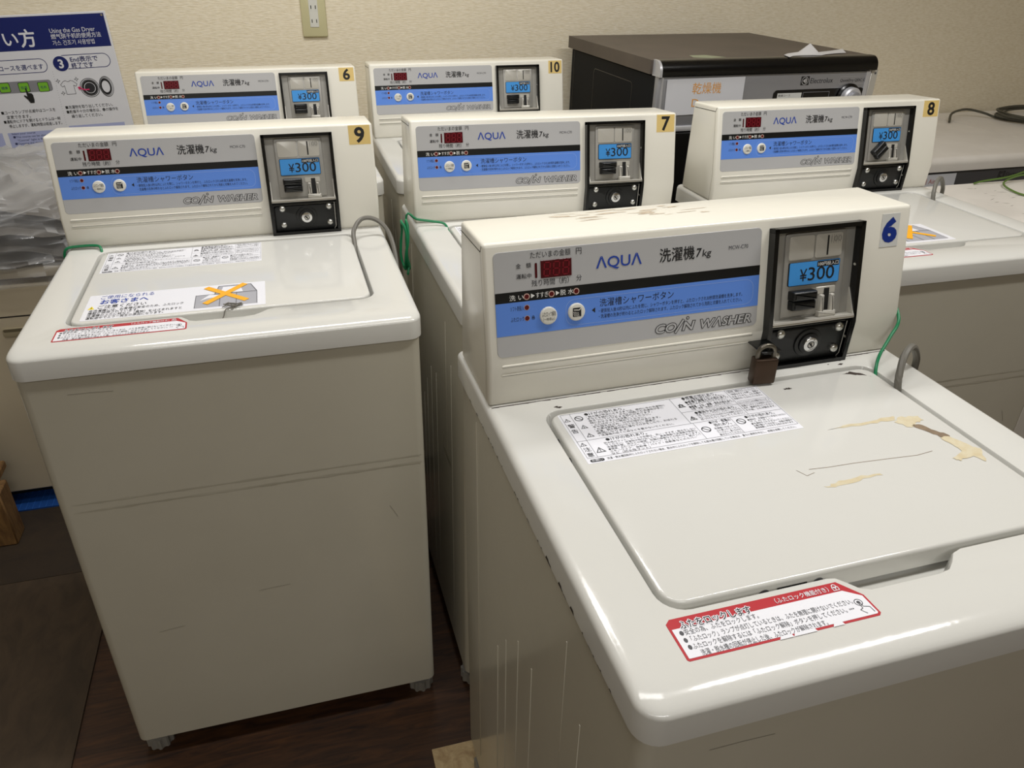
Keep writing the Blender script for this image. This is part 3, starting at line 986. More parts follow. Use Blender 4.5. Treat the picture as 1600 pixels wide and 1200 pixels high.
def washer(key, e, n, dy, t, num, style, label, dirty=False, notice=False, lever=0.0):
    t0, t1, t2 = t
    A = Matrix(((1, 0, -t1), (0, 1, -t2), (t1, t2, 1)))
    A = A.to_quaternion().to_matrix()
    R = Matrix.Rotation(dy, 3, 'Z') @ A
    M = R.to_4x4(); M.translation = Vector((e, n, t0 - .26 * t2))
    WM[key] = M
    root = empty('coin_washer', label, 'washing machine', 'coin washers', M)
    link('cabinet', ME['cabinet'], root)
    for x in (-.2390, .2390):
        for y in (.0440, .5050): link('foot', ME['foot'], root, (x, y, 0))
    tp = link('top_panel', ME['top_chips' if dirty else 'top'], root)
    link('lock_label', ME['red_worn' if dirty else 'red'], tp, label='red and white lid lock label')
    ld = link('lid', ME['lid_stain' if dirty else 'lid'], root)
    link('warning_label', ME['warn'], ld, label='white label of small black warnings')
    if notice: link('notice_label', ME['notice'], ld, label='white customer notice with an orange cross')
    cs = link('console', ME['console_dirty' if dirty else 'console'], root)
    cp = link('control_panel', ME['panel'], root, label='grey, black and blue printed control panel')
    link('display', ME['display'], cp, label='dark red three digit display')
    link('push_button', ME['b1'], cp); link('push_button', ME['b2'], cp)
    cm = link('coin_mechanism', ME['frame'], root, label='black framed coin slot unit')
    link('coin_plate', ME['plate'], cm, label='silver die cast plate')
    link('price_label', ME['price'], cm, label='blue price label')
    lv = link('reject_lever', ME['lever'], cm)
    lm = basis(F, .1155, -.0972, .0030)
    lv.matrix_local = lm @ Matrix.Rotation(lever, 4, 'Z')
    link('lock_plate', ME['lockplate'], cm); link('key_lock', ME['lock'], cm, label='chrome key lock')
    for x, v in BOLTS:
        bo = link('bolt', ME['bolt'], cm); bo.matrix_local = basis(F, x, v, .0056)
    link('number_sticker', m_number(num, style), root, label='%s number sticker' % style)
    return root


PROOT = washer('P', .4584, .2944, .0071, (.0097, .0092, .0044), '6', 'white', 'padlocked cream coin washer with a blue number 6, nearest the camera', dirty=True)
washer('Q', -.1030, .9664, .0019, (0, 0, 0), '9', 'yellow', 'cream coin washer numbered 9, standing at the left', notice=True)
washer('R', .4762, .9508, -.0005, (.001, -.011, -.0187), '7', 'yellow', 'cream coin washer numbered 7, between washers 9 and 8', notice=True)
washer('S', 1.0850, .9452, .0011, (.0058, -.0046, -.0055), '8', 'yellow', 'cream coin washer numbered 8, at the right in the middle row', notice=True, lever=.75)
washer('T', -.0524, 1.6822, .0008, (.0019, .0027, -.0034), '6', 'yellow', 'cream coin washer with a yellow number 6 sticker, behind washer 9', notice=True)
washer('U', .5042, 1.6762, -.0032, (.0071, .0027, .0034), '10', 'yellow', 'cream coin washer numbered 10, behind washer 7 by the wall', notice=True)


def W(key, x, y, z): return WM[key] @ Vector((x, y, z))


def WF(key, x, v, w): return WM[key] @ Vector(F(x, v, w))


# ------------------------------------------------------------------ padlock
BRASS = mat('dark_bronze', '4a3b30', .35, metal=.8, noise=.4, nscale=40)
SHACK = mat('dull_shackle', '6b665c', .35, metal=.9)
b = MB()
pm = WM['P'] @ Matrix(((1, 0, 0, .0585), (0, 0, -1, .3735), (0, 1, 0, HF + .0345), (0, 0, 0, 1))) @ Matrix.Rotation(-.12, 4, 'Y')
b.rbox(-.0138, .0138, -.0330, -.0010, -.0075, .0075, .0022, BRASS, seg=2)
pad = empty('padlock', 'dark bronze padlock hanging on the coin box of the nearest washer', 'padlock', None, pm)
put(b, 'body', pad)
b = MB()
b.tube([(-.0095, -.004, 0), (-.0095, .006, 0), (-.0070, .0115, 0), (0, .0140, 0), (.0070, .0115, 0), (.0095, .006, 0), (.0095, -.004, 0)], .0029, SHACK, n=10, sub=5)
put(b, 'shackle', pad)
b = MB()
b.rbox(.0500, .0760, .3700, .4000, HF + .0400, HF + .0425, .0010, FRAMEBLK, seg=1)
hs = put(b, 'hasp', [c for c in PROOT.children if c.name.startswith('coin_mechanism')][0])

# ------------------------------------------------------------------ cables on the washers
GREYC = mat('grey_rubber', '6f6c64', .5); GREENW = mat('green_wire', '0d7a4c', .4)
OLIVEC = mat('olive_cable', '4c4a3f', .5); LIMEW = mat('green_yellow_wire', '5c7a35', .45)


def cable(name, pts, r, M, label, cat='cable', group=None, sub=6):
    b = MB(); b.tube(pts, r, M, sub=sub)
    return thing(put(b, name), label, cat, group)


def grey_loop(key, label, big=False):
    h = .030 if not big else .026
    p = [W(key, .2060, .318, HF - .028), W(key, .2062, .320, HF - .006), W(key, .2080, .326, HF + .012), W(key, .220, .338, HF + h), W(key, .240, .350, HF + h + .004), W(key, .2605, .360, HF + h * .55), W(key, .2710, .366, HF - .004), W(key, .2725, .368, HF - .05), W(key, .2715, .372, HF - .16)]
    cable('grey_hose', p, .0042, GREYC, label, 'hose', 'grey hoses beside the lids')


grey_loop('P', 'grey hose looping over the rim of the nearest washer')
grey_loop('S', 'grey hose looping over the rim of washer 8')
p = [W('Q', .2062, .300, HF - .022), W('Q', .2062, .322, HF - .002), W('Q', .2085, .345, HF + .016), W('Q', .2250, .362, HF + .030), W('Q', .2480, .362, HF + .028), W('Q', .2670, .345, HF + .012), W('Q', .2740, .315, HF - .02), W('Q', .2730, .28, HF - .075), W('Q', .2720, .27, HF - .16)]
cable('grey_hose', p, .0040, GREYC, 'thin grey hose arching over the right rim of washer 9', 'hose', 'grey hoses beside the lids')
p = [W('P', .2670, .44, HF + .085), W('P', .2660, .432, HF + .07), W('P', .2600, .400, HF + .045), W('P', .2400, .386, HF + .028), W('P', .2180, .372, HF + .012), W('P', .2062, .358, HF - .004), W('P', .2062, .350, HF - .02)]
cable('green_wire', p, .0020, GREENW, 'green wire dropping from the console to the lid of the nearest washer', 'wire', 'green wires on the washers')
p = [W('Q', -.2690, .400, HF - .03), W('Q', -.2690, .399, HF - .008), W('Q', -.2620, .399, HF + .004), W('Q', -.2400, .400, HF + .006), W('Q', -.2150, .396, HF + .006), W('Q', -.2075, .384, HF + .003), W('Q', -.2062, .370, HF - .012)]
cable('green_wire', p, .0022, GREENW, 'green wire crossing the back left corner of washer 9', 'wire', 'green wires on the washers')
# coiled bundle on washer 7
b = MB()
pts = []
cxx, cyy, czz = -.286, .375, HF - .010
for i in range(44):
    a = 2 * pi * i / 11; k = i / 44
    pts.append(W('R', cxx + .006 * math.cos(a * .5) + .002 * math.sin(3 * a), cyy + .016 * math.cos(a) , czz - .02 + .044 * math.sin(a) + .003 * math.sin(2.3 * a)))
pts += [W('R', -.280, .392, HF + .020), W('R', -.262, .388, HF + .013), W('R', -.235, .386, HF + .008), W('R', -.212, .378, HF + .004), W('R', -.2062, .362, HF - .01)]
b.tube(pts, .0022, GREENW, sub=4)
b.tube([W('R', -.286, .372, HF - .055), W('R', -.284, .370, HF - .075), W('R', -.286, .362, HF - .082), W('R', -.283, .366, HF - .07)], .0022, GREENW)
gb = thing(put(b, 'green_wire'), 'bundled green wire hung on the left edge of washer 7', 'wire', 'green wires on the washers')
# frayed string on the lid edge of washer 9
b = MB(); rr = random.Random(2)
q0 = (.012, .090, ZL + .002)
for k in range(3):
    pts = [W('Q', .004 + rr.uniform(-.01, .018), .0905 + rr.uniform(-.006, .012), ZL + rr.uniform(.0012, .005)) for _ in range(7)]
    b.tube(pts, .0007, mat('grey_string', '77736b', .8), n=5, sub=4)
b.tube([W('Q', .004, .091, ZL + .0015), W('Q', -.001, .086, ZL + .001), W('Q', -.004, .083, ZL - .006), W('Q', -.007, .080, ZL - .012), W('Q', -.004, .078, ZL - .014)], .0008, mat('grey_string', '77736b', .8), n=5)
thing(put(b, 'frayed_string'), 'frayed grey string caught on the lid edge of washer 9', 'string')

# ------------------------------------------------------------------ wall outlet
PLATE = mat('outlet_plate', 'c9c39a', .45); SOCK = mat('socket_white', 'd8d8d0', .4)
o = empty('wall_outlet', 'beige wall outlet with white sockets on the back wall', 'outlet', None, Matrix.Translation((.1365, N1, 1.0840)))
fm = lambda x, y, w: (x, -w, y)
b = MB(); b.bprism(rrpoly(-.035, -.06, .035, .06, .0035, 4), 0, .0075, .003, PLATE, fm, n=3); put(b, 'cover_plate', o)
b = MB(); b.bprism(rrpoly(-.0125, -.034, .0125, .046, .0008, 2), .005, .0088, .0006, SOCK, fm, n=1)
for y in (-.018, .018):
    for x in (-.0063, .0063):
        b.rect(x - .0012, y - .0045, x + .0012, y + .0045, .0090, INK, fm)
        b.rect(x - .004, y - .0085, x + .004, y - .0072, .0091, STICKW, fm)
put(b, 'socket', o)

# ------------------------------------------------------------------ instruction sign
SIGNW = mat('sign_white', 'dcdde2', .5); NAVY = mat('sign_navy', '0b1c62', .45); PERI = mat('sign_lavender', 'a9b0d6', .5)
LIME = mat('sign_green', '74b52c', .5); SGREY = mat('sign_grey', '85858a', .5); PINK = mat('sign_pink', 'd8346c', .5)
SA = math.radians(2.2)
TRX, TRZ = -.4118, 1.0967
smw = Matrix.Translation((TRX, N1 - .012, TRZ)) @ Matrix.Rotation(-SA, 4, 'Y')
b = MB()
SM = lambda x, y, w: (x, -w, y)
ca, sa = math.cos(SA), math.sin(SA)


def sxy(e, z):
    dx, dz = e - TRX, z - TRZ
    return (ca * dx + sa * dz, -sa * dx + ca * dz)


def st(s, e, z, size, M, w=.0006, width=None, bold=0, align='l'):
    x, y = sxy(e, z); b.text(s, x, y, size, w, M, SM, width=width, bold=bold, align=align)


b.bprism(rrpoly(-.594, -.42, 0, 0, .002, 3), -.004, .0003, .001, SIGNW, SM, n=1)
b.rect(-.590, -.086, -.0050, -.0048, .0005, NAVY, SM)
st('使', -.7335, 1.0120, .046, SIGNW, bold=.03); st('い', -.6725, 1.0150, .0400, SIGNW, width=.034, bold=.03); st('方', -.6330, 1.0140, .0460, SIGNW, width=.037, bold=.035)
st('Using the Gas Dryer', -.5575, 1.0440, .0155, SIGNW, width=.112); st('燃气烘干机的使用方法', -.5575, 1.0300, .0135, SIGNW, width=.124, bold=.01); st('가스 건조기 사용방법', -.5570, 1.0140, .0140, SIGNW, width=.104)
b.circ(*sxy(-.4215, 1.0870), .0028, .0012, CHROME, SM)


def pill(e0, e1, zc, h):
    x0, yc = sxy((e0 + e1) / 2, zc); L = (e1 - e0) / 2
    b.frame(x0 - L, yc - h / 2, x0 + L, yc + h / 2, .0016, .0006, NAVY, SM, r=h / 2 - .0005)


pill(-.760, -.5840, .9620, .0355); pill(-.5560, -.4240, .9735, .0360)
st('コースを選べます', -.7030, .9525, .0150, NAVY, width=.108, bold=.02)
x, y = sxy(-.5500, .9680)
b.circ(x, y, .0205, .0007, SIGNW, SM, n=32); b.circ(x, y, .0190, .0009, NAVY, SM, n=32)
st('3', -.5495, .9575, .0300, SIGNW, .0011, bold=.03, align='c')
st('End表示で', -.5245, .9725, .0150, NAVY, .0009, width=.069, bold=.02); st('終了です', -.5245, .9572, .0150, NAVY, .0009, width=.055, bold=.02)
x0, y0 = sxy(-.762, .8930); x1, y1 = sxy(-.5860, .9290)
b.rect(x0, y0, x1, y1, .0006, SGREY, SM, r=.007)
for e_ in (-.7030, -.6555, -.6075):
    x, y = sxy(e_, .9105)
    b.rect(x - .0135, y - .0125, x + .0135, y + .0125, .0008, INK, SM, r=.004)
    b.rect(x - .0122, y - .0112, x + .0122, y + .0112, .0010, LIME, SM, r=.0032)
for s_, e_ in (('標準', -.7030), ('低温', -.6555), ('毛布', -.6075)): st(s_, e_, .9065, .0082, NAVY, .0012, align='c')
hx, hy = sxy(-.6500, .8900)
b.flat([(hx + a, hy + c) for a, c in ((-.0035, .018), (-.0005, .018), (.0015, .006), (.009, .0045), (.0115, .0005), (.0115, -.012), (.0095, -.020), (-.0005, -.020), (-.004, -.012), (-.012, -.001), (-.0095, .001), (-.0035, -.003))], .0014, INK, SM)
# shirt
sx, sy = sxy(-.5430, .9080)
o_ = [(-.006, .017), (-.0025, .0145), (.0025, .0145), (.006, .017), (.0115, .0155), (.021, .007), (.0165, .001), (.0115, .0045), (.0115, -.0185), (-.0115, -.0185), (-.0115, .0045), (-.0165, .001), (-.021, .007), (-.0115, .0155)]
b.line([(sx + a, sy + c) for a, c in o_ + [o_[0]]], .0010, .0006, INK, SM)
for a, c in ((-.0245, .0170), (.0225, .0190), (-.0200, -.0150)):
    p4 = [(sx + a + r_ * math.cos(pi * i / 4), sy + c + r_ * math.sin(pi * i / 4)) for i, r_ in enumerate((.0055, .0018) * 4)]
    b.line(p4 + [p4[0]], .0008, .0006, INK, SM)
# drum and door
dx, dy = sxy(-.4920, .9050)
for r0, r1, k in ((.0235, .0250, 1), (.0200, .0216, 1), (.0145, .0195, 1)): b.cring(dx, dy, r0, r1, .0006, INK, SM, n=32, k=k)
b.circ(dx, dy, .0130, .0007, mat('sign_charcoal', '26262a', .6), SM, n=24)
b.line([(dx - .002, dy - .004), (dx - .014, dy - .0045), (dx - .026, dy + .001)], .0030, .0012, PINK, SM)
b.flat([(dx - .0305, dy + .004), (dx - .0275, dy - .0055), (dx - .0215, dy + .0045)], .0012, PINK, SM)
ex, ey = sxy(-.4490, .9070)
for r0, r1, off in ((.0255, .0270, 0), (.0228, .0240, .001), (.0155, .0215, .0015)): b.cring(ex - off, ey, r0, r1, .0008, INK, SM, n=28, k=.66)
# dotted divider
for i in range(24):
    x, y = sxy(-.5752, .9480 - i * .0060); b.circ(x, y, .0007, .0006, SGREY, SM, n=6)
for s_, e_, z_, wdt in (('■コースランプが点滅中はコースを', -.7290, .8420, .136), ('変更できます。', -.7190, .8300, .060), ('■運転中にドアを開けるとドラムは一時', -.7290, .8180, .143), ('停止しますが、運転時間は経過します。', -.7190, .8062, .134),
                        ('■洗濯物を取り出してください。', -.5660, .8510, .122), ('■乾燥不十分の場合は、❷の操作を', -.5660, .8390, .134), ('繰り返してください。', -.5560, .8270, .080)):
    st(s_, e_, z_, .0098, INK, width=wdt, bold=.012)
x0, y0 = sxy(-.7250, .69); x1, y1 = sxy(-.5760, .7980); b.rect(x0, y0, x1, y1, .0005, PERI, SM)
x0, y0 = sxy(-.5660, .69); x1, y1 = sxy(-.4240, .8110); b.rect(x0, y0, x1, y1, .0005, PERI, SM)
x0, y0 = sxy(-.95, .69); x1, y1 = sxy(-.7420, .7930); b.rect(x0, y0, x1, y1, .0005, PERI, SM)
for s_, e_, z_, wdt in (('Select your course', -.7190, .7870, .060), ('■The course can be changed while the', -.7170, .7780, .128), ('"Course" light is flashing.', -.7090, .7690, .086), ('■Opening the door during operation', -.7170, .7600, .126), ("will stop the drum's rotation, but the", -.7090, .7510, .128), ('timer will continue to count down.', -.7090, .7420, .120),
                        ('选择程序', -.7190, .7320, .026), ('■可在程序灯闪烁时更改程序。', -.7170, .7230, .095), ('■如果在运转过程中打开机门，滚筒', -.7170, .7140, .112), ('将会暂停但运转时间会继续。', -.7090, .7050, .090), ('코스를 선택합니다', -.7190, .6960, .050)):
    st(s_, e_, z_, .0076, mat('sign_text', '2c3358', .6), .0007, width=wdt)
sg = put(b, 'instruction_sign'); sg.matrix_world = smw
thing(sg, 'white gas dryer instruction sign with navy header on the back wall', 'sign')

# ------------------------------------------------------------------ dark dryer
CHAR = mat('charcoal_top', '5b5148', .5, noise=.45, nscale=6, ncol='3a3530'); CHARS = mat('charcoal_side', '0e1014', .6, spec=.15)
DGLOSS = mat('gloss_black', '060607', .22); DSILV = mat('dryer_silver', 'a2a3a8', .4, metal=.55); DSILVL = mat('dryer_edge_silver', 'cdced2', .35, metal=.5)


def bar_profile(b, e0, e1, n0, n1, z0, z1, r, M, n=6):
    """slab with a rounded front top edge"""
    prof = [(n1, z0), (n0, z0)]
    for i in range(n + 1):
        a = pi - .5 * pi * i / n
        prof.append((n0 + r + r * math.cos(a), z1 - r + r * math.sin(a)))
    prof.append((n1, z1))
    k = len(prof)
    vs = [(e0, y, z) for y, z in prof] + [(e1, y, z) for y, z in prof]
    fs = [(i, (i + 1) % k, k + (i + 1) % k, k + i) for i in range(k)] + [tuple(reversed(range(k))), tuple(range(k, 2 * k))]
    b.add(vs, fs, M)


def logo(b, x0, z0, h, M, M2, fm, w, width_text):
    b.rect(x0, z0, x0 + h * 1.12, z0 + h, w, M, fm)
    b.cring(x0 + h * .56, z0 + h * .5, h * .40, h * .46, w + .0001, M2, fm)
    b.flat([(x0 + h * .25, z0 + h * .5), (x0 + h * .62, z0 + h * .78), (x0 + h * .62, z0 + h * .22)], w + .0001, M2, fm)
    b.flat([(x0 + h * .66, z0 + h * .85), (x0 + h * .80, z0 + h * .68), (x0 + h * .80, z0 + h * .32), (x0 + h * .66, z0 + h * .15)], w + .0001, M2, fm)
    b.text('Electrolux', x0 + h * 1.32, z0 + h * .2, h * .82, w, M, fm, width=width_text)


DX0, DX1, DN0, DN1, DZ = .9055, 1.5150, 1.806, 2.42, 1.022
dr = empty('dryer', 'black and silver tumble dryer with dark top behind washer 8', 'dryer', None, Matrix.Translation(((DX0 + DX1) / 2, DN0, .19)))
OFF = Vector(((DX0 + DX1) / 2, DN0, .19))


def putw(b, name, parent, off, label=None):
    o = put(b, name, parent, label); o.location = -off; return o


b = MB(); b.rbox(DX0, DX1, DN0 + .012, DN1 - .01, .20, .9880, .004, CHARS, seg=1)
sm = lambda y, z, w: (DX0 - w, y, z)
b.frame(1.95, .30, 2.22, .955, .002, .0006, DGLOSS, sm, r=.012)
b.line([(2.385, .20), (2.385, .985)], .002, .0005, DGLOSS, sm)
putw(b, 'body', dr, OFF)
b = MB(); bar_profile(b, DX0 - .009, DX1 + .006, DN0 + .03, DN1, .9890, DZ, .001, CHAR)
putw(b, 'top_board', dr, OFF, 'dusty charcoal top')
b = MB(); bar_profile(b, DX0 + .004, DX1 + .010, DN0 - .010, DN0 + .032, .9890, DZ + .0005, .026, DGLOSS, 8)
putw(b, 'front_bar', dr, OFF, 'rounded glossy black front bar')
b = MB(); bar_profile(b, DX0 - .002, DX0 + .0045, DN0 - .012, DN0 + .031, .9865, DZ + .001, .027, DSILVL, 8)
putw(b, 'end_cap', dr, OFF, 'silver end cap')
b = MB()
fmd = lambda x, z, w: (x, DN0 - w, z)
b.rbox(DX0, DX1 + .001, DN0 - .004, DN0 + .02, .8700, .9870, .0035, DSILV, seg=2)
b.rbox(DX0, DX1 + .001, DN0 - .007, DN0 + .02, .8560, .8700, .003, DSILVL, seg=2)
b.box(DX0 + .008, DX0 + .013, DN0 - .0055, DN0, .871, .986, DSILVL)
b.box(DX1 - .016, DX1 - .004, DN0 - .0055, DN0, .871, .986, DSILVL)
logo(b, 1.3060, .9565, .0215, INK, DSILVL, fmd, .0043, .0670)
b.frame(1.4210, .9560, 1.5030, .9745, .0006, .0043, DSILVL, fmd, r=.004)
b.text('QuickDry QDC C', 1.4240, .9620, .0092, .0044, INK, fmd, width=.0760)
b.bprism(rrpoly(1.2310, .8800, 1.5020, .9465, .010, 4), .003, .0052, .001, DGLOSS, fmd, n=1)
b.rect(1.2430, .9000, 1.3140, .9390, .0056, STICKW, fmd); b.text('乾燥コース', 1.2460, .9310, .006, .0058, INK, fmd, width=.035)
b.frame(1.3180, .9010, 1.3975, .9400, .0015, .0056, mat('display_frame', '6c6c70', .4), fmd)
putw(b, 'control_panel', dr, OFF)
b = MB()
T = Matrix.Translation((1.4560, DN0 - .005, .9230)) @ Matrix.Rotation(pi / 2, 4, 'X')
b.lathe([(.0345, 0), (.0345, .004), (.031, .007)], DGLOSS, T, 32)
b.lathe([(.0270, .005), (.0265, .020), (.0225, .024)], DSILVL, T, 32)
b.lathe([(.0180, .020), (.0170, .030), (.0120, .033)], DSILV, T, 32)
putw(b, 'dial', dr, OFF, 'silver dial')
b = MB(); b.rbox(DX0 + .006, DX1 - .006, DN0 - .002, DN0 + .02, .21, .8550, .004, DGLOSS, seg=1)
n_ = 40
b.lathe([(.20, 0), (.20, .012), (.185, .02), (.15, .022)], DSILV, Matrix.Translation((1.21, DN0 - .001, .53)) @ Matrix.Rotation(pi / 2, 4, 'X'), n_)
b.lathe([(.148, .0), (.148, .023)], DGLOSS, Matrix.Translation((1.21, DN0 - .001, .53)) @ Matrix.Rotation(pi / 2, 4, 'X'), n_)
putw(b, 'door', dr, OFF)
b = MB(); b.rbox(DX1 + .0005, DX1 + .022, DN0 - .002, DN0 + .002, .70, .9890, .0015, SILVERLT, seg=1)
b.circ(DX1 + .014, .9800, .0028, .0026, INKG, fmd)
putw(b, 'bracket', dr, OFF, 'grey side bracket')
b = MB(); b.box(DX0 + .01, DX1 - .01, DN0 + .02, DN1 - .03, 0, .19, BASEBLK)
thing(put(b, 'dryer_stand'), 'low black stand under the dark tumble dryer', 'stand')
# paper sign taped on it
b = MB()
pfm = lambda x, z, w: (x, DN0 - .0062 - w, z)
ps = [(.9275, .9810), (.9390, .8965), (1.1395, .9000), (1.1420, .9830)]
b.prism([(.9290, .8955), (1.1430, .8985), (1.1415, .9825), (.9275, .9805)], 0, .0006, mat('paper_white', 'd6d7dc', .6), pfm)
OCH = mat('orange_ink', 'e0a14c', .5)
b.text('乾燥機', .9985, .9475, .0285, .0008, OCH, pfm, width=.079, bold=.004)
b.text('Dryer', 1.0010, .9150, .0270, .0008, OCH, pfm, width=.074)
thing(put(b, 'paper_sign'), 'white paper sign with orange lettering on the dark dryer front', 'sign')
# torn paper and tape on the dryer top
TISS = mat('torn_paper', 'c9c7c6', .7)
b = MB()
g = [(1.265, 1.810), (1.29, 1.832), (1.325, 1.840), (1.350, 1.838), (1.372, 1.830), (1.400, 1.848), (1.440, 1.862), (1.475, 1.868)]
vs, fs = [], []
hs = [.001, .003, .006, .026, .004, .003, .004, .007]
for i, (x, y) in enumerate(g):
    vs += [(x, y, DZ + .0012), (x + .004, y + .022, DZ + hs[i] + .001), (x + .010, y + .040, DZ + .0014 + hs[i] * .3)]
for i in range(len(g) - 1):
    for k in (0, 1): fs.append((i * 3 + k, i * 3 + 3 + k, i * 3 + 4 + k, i * 3 + 1 + k))
k = len(vs); vs += [(x, y, z + .0004) for x, y, z in vs]; fs += [tuple(reversed([a + k for a in f])) for f in fs]
b.add(vs, fs, TISS)
thing(put(b, 'torn_paper'), 'crumpled torn white paper on the dark dryer top', 'paper')
b = MB(); b.prism([(1.02, 1.855), (1.06, 1.835), (1.105, 1.845), (1.075, 1.895), (1.03, 1.895)], 0, .0006, mat('pale_tape', '8f9378', .6), lambda x, y, w: (x, y, DZ + .0002 + w))
thing(put(b, 'tape_patch'), 'pale green tape patch at the dark dryer front corner', 'tape')

# ------------------------------------------------------------------ white dryers on the right
WTOP = mat('white_laminate', 'ece7df', .5, noise=.25, nscale=7, ncol='aba399'); WBODY = mat('white_enamel', 'd5d0c6', .4)
DKP = mat('dark_grey_panel', '46464a', .4)


def white_dryer(e0, label):
    r = empty('white_dryer', label, 'dryer', 'white dryers along the wall', Matrix.Translation((e0 + .298, 1.848, 0)))
    off = Vector((e0 + .298, 1.848, 0))
    if 'dryer_body' not in ME:
        b = MB(); b.rbox(-.296, .296, .012, .605, .02, .688, .004, WBODY, seg=1); ME['dryer_body'] = b.mesh('body')
        b = MB(); bar_profile(b, -.298, .298, 0, .610, .6905, .7300, .020, WTOP, 6)
        ME['dryer_top'] = b.mesh('top_board')
        b = MB(); f3 = lambda x, z, w: (x, .006 - w, z)
        b.rbox(-.295, .295, .006, .02, .575, .6890, .003, DKP, seg=1)
        logo(b, .0650, .6570, .0225, INK, DKP, f3, .0004, .070)
        b.rbox(-.295, .295, .008, .02, .04, .570, .003, WBODY, seg=1)
        b.lathe([(.18, 0), (.18, .012), (.165, .018), (.14, .018)], DSILV, Matrix.Translation((0, .009, .32)) @ Matrix.Rotation(pi / 2, 4, 'X'), 36)
        ME['dryer_panel'] = b.mesh('front_panel')
    link('body', ME['dryer_body'], r); link('top_board', ME['dryer_top'], r, label='scuffed white top'); link('front_panel', ME['dryer_panel'], r, label='dark grey front panel')
    for x in (-.26, .26):
        for y in (.05, .56):
            b = MB(); b.lathe([(.02, 0), (.02, .024)], FOOT, n=14)
            link('foot', ME.setdefault('dfoot', b.mesh('foot')), r, (x, y, 0))
    return r


white_dryer(1.744, 'low white topped dryer against the wall behind washer 8')
white_dryer(2.3435, 'low white topped dryer at the far right under the coiled cable')
b = MB(); f4 = lambda x, z, w: (x, 1.8525 - w, z)
b.prism([(1.752, .600), (1.9500, .600), (1.9460, .6830), (1.752, .6830)], 0, .0006, mat('paper_white', 'd6d7dc', .6), f4)
b.text('乾燥機 Air', 1.7900, .6560, .020, .0008, mat('red_ink', 'b0503c', .5), f4, width=.085)
thing(put(b, 'paper_notice'), 'white paper with red lettering on the low dryer front', 'paper')
b = MB(); f5 = lambda x, y, w: (x, y, .7302 + w)
rr = random.Random(8)
# near white machine beside washer 8
nm = empty('white_machine', 'low white topped machine beside washer 8 with a scuffed lid', 'machine', None, Matrix.Translation((1.70, .99, 0)))
b = MB(); b.rbox(-.298, .298, .01, .60, .03, .695, .006, WBODY, seg=1); put(b, 'body', nm)
b = MB(); bar_profile(b, -.305, .305, 0, .612, .6965, .7300, .012, WTOP, 5)
ft = lambda x, y, w: (x, y, .73 + w)
SCUFF = mat('grey_scuff', '8a847b', .6, noise=.5, nscale=80, ncol='5a554e')
for k in range(34):
    x = rr.uniform(-.05, .22); y = rr.uniform(.25, .58); a = rr.uniform(.004, .018); q = rr.uniform(-.5, .5)
    b.flat([(x - a, y - q * a), (x, y + .0009), (x + a, y + q * a), (x, y - .0009)], .0003, SCUFF, ft)
put(b, 'top_board', nm, label='scuffed white top')
for x in (-.26, .26):
    for y in (.05, .56):
        b = MB(); b.lathe([(.02, 0), (.02, .034)], FOOT, n=14); put(b, 'foot', nm).location = (x, y, 0)
# cables on the dryers
z = .7355
pts = [(2.298, 2.285, z), (2.36, 2.345, .752), (2.45, 2.375, .757), (2.50, 2.34, .748), (2.535, 2.31, z)]
R_ = []
for i in range(46):
    a = 2 * pi * i / 14 - 2.4
    k = 1 + .05 * math.sin(i * 1.7) + .11 * math.sin(i * .45)
    R_.append((2.70 + .195 * k * math.cos(a), 2.275 + .135 * k * math.sin(a), z + .006 * (i / 14) + .006 * abs(math.sin(a * 1.5))))
cable('coiled_cable', pts + R_, .0042, OLIVEC, 'dark cable coiled on the low white dryers at the far right', 'cable', sub=4)
z = .7340
cable('green_yellow_wire', [(1.735, 1.588, z), (1.766, 1.590, z + .004), (1.84, 1.585, z + .012), (1.93, 1.600, z + .022), (1.96, 1.570, z + .02), (1.88, 1.585, z + .014), (1.80, 1.560, z + .005), (1.775, 1.50, z), (1.785, 1.45, z), (1.86, 1.40, z), (1.96, 1.38, z)], .0024, LIMEW, 'green and yellow wire lying on the white machine beside washer 8', 'wire')

# ------------------------------------------------------------------ left side: beige cabinet, bag, pallet, tarp, floor sheets
BEIGE = mat('beige_enamel', 'd3c7ae', .5, noise=.1, nscale=3, ncol='9a8f78')
z0 = .006
for (n_, x0, x1, y0, y1, lab) in (('plywood_sheet', E0 + .02, -.487, -.9, 1.5020, 'dusty plywood sheet on the floor in front of washer 9 left side'), ('plywood_sheet', E0 + .02, -.487, 1.5035, N1 - .02, 'darker plywood sheet on the floor under the beige cabinet')):
    b = MB(); b.box(x0, x1, y0, y1, 0, z0, PLY if y0 < 0 else wood('dark_plywood', '251b11', '352818', 4, (2, 3, 1), .75))
    thing(put(b, n_, smooth=False), lab, 'board', 'plywood sheets')
b = MB(); b.box(.128, .78, .24, .858, 0, .0058, PALE)
thing(put(b, 'pale_board', smooth=False), 'pale wooden board under the nearest washer', 'board')
cb = empty('beige_cabinet', 'beige metal cabinet behind washer 9 at the left edge', 'cabinet', None, Matrix.Translation((-.66, 1.797, z0)))
b = MB(); b.rbox(-.31, .31, 0, .63, .0440, .5900, .004, BEIGE, seg=1)
f6 = lambda x, z, w: (x, -w, z)
b.rect(-.31, .5148, .31, .5180, .0004, DARKGAP, f6)
b.rbox(-.305, .305, .012, .62, .588, .608, .002, mat('gap_shade', '7d735b', .6), seg=1)  # inset band coloured dark olive as the shade under the overhanging top
b.box(-.27, .27, .05, .58, .0055, .046, BASEBLK)
put(b, 'body', cb)
b = MB(); b.rbox(-.315, .315, -.008, .64, .6060, .632, .006, BEIGE, seg=2); put(b, 'top_board', cb)
b = MB()
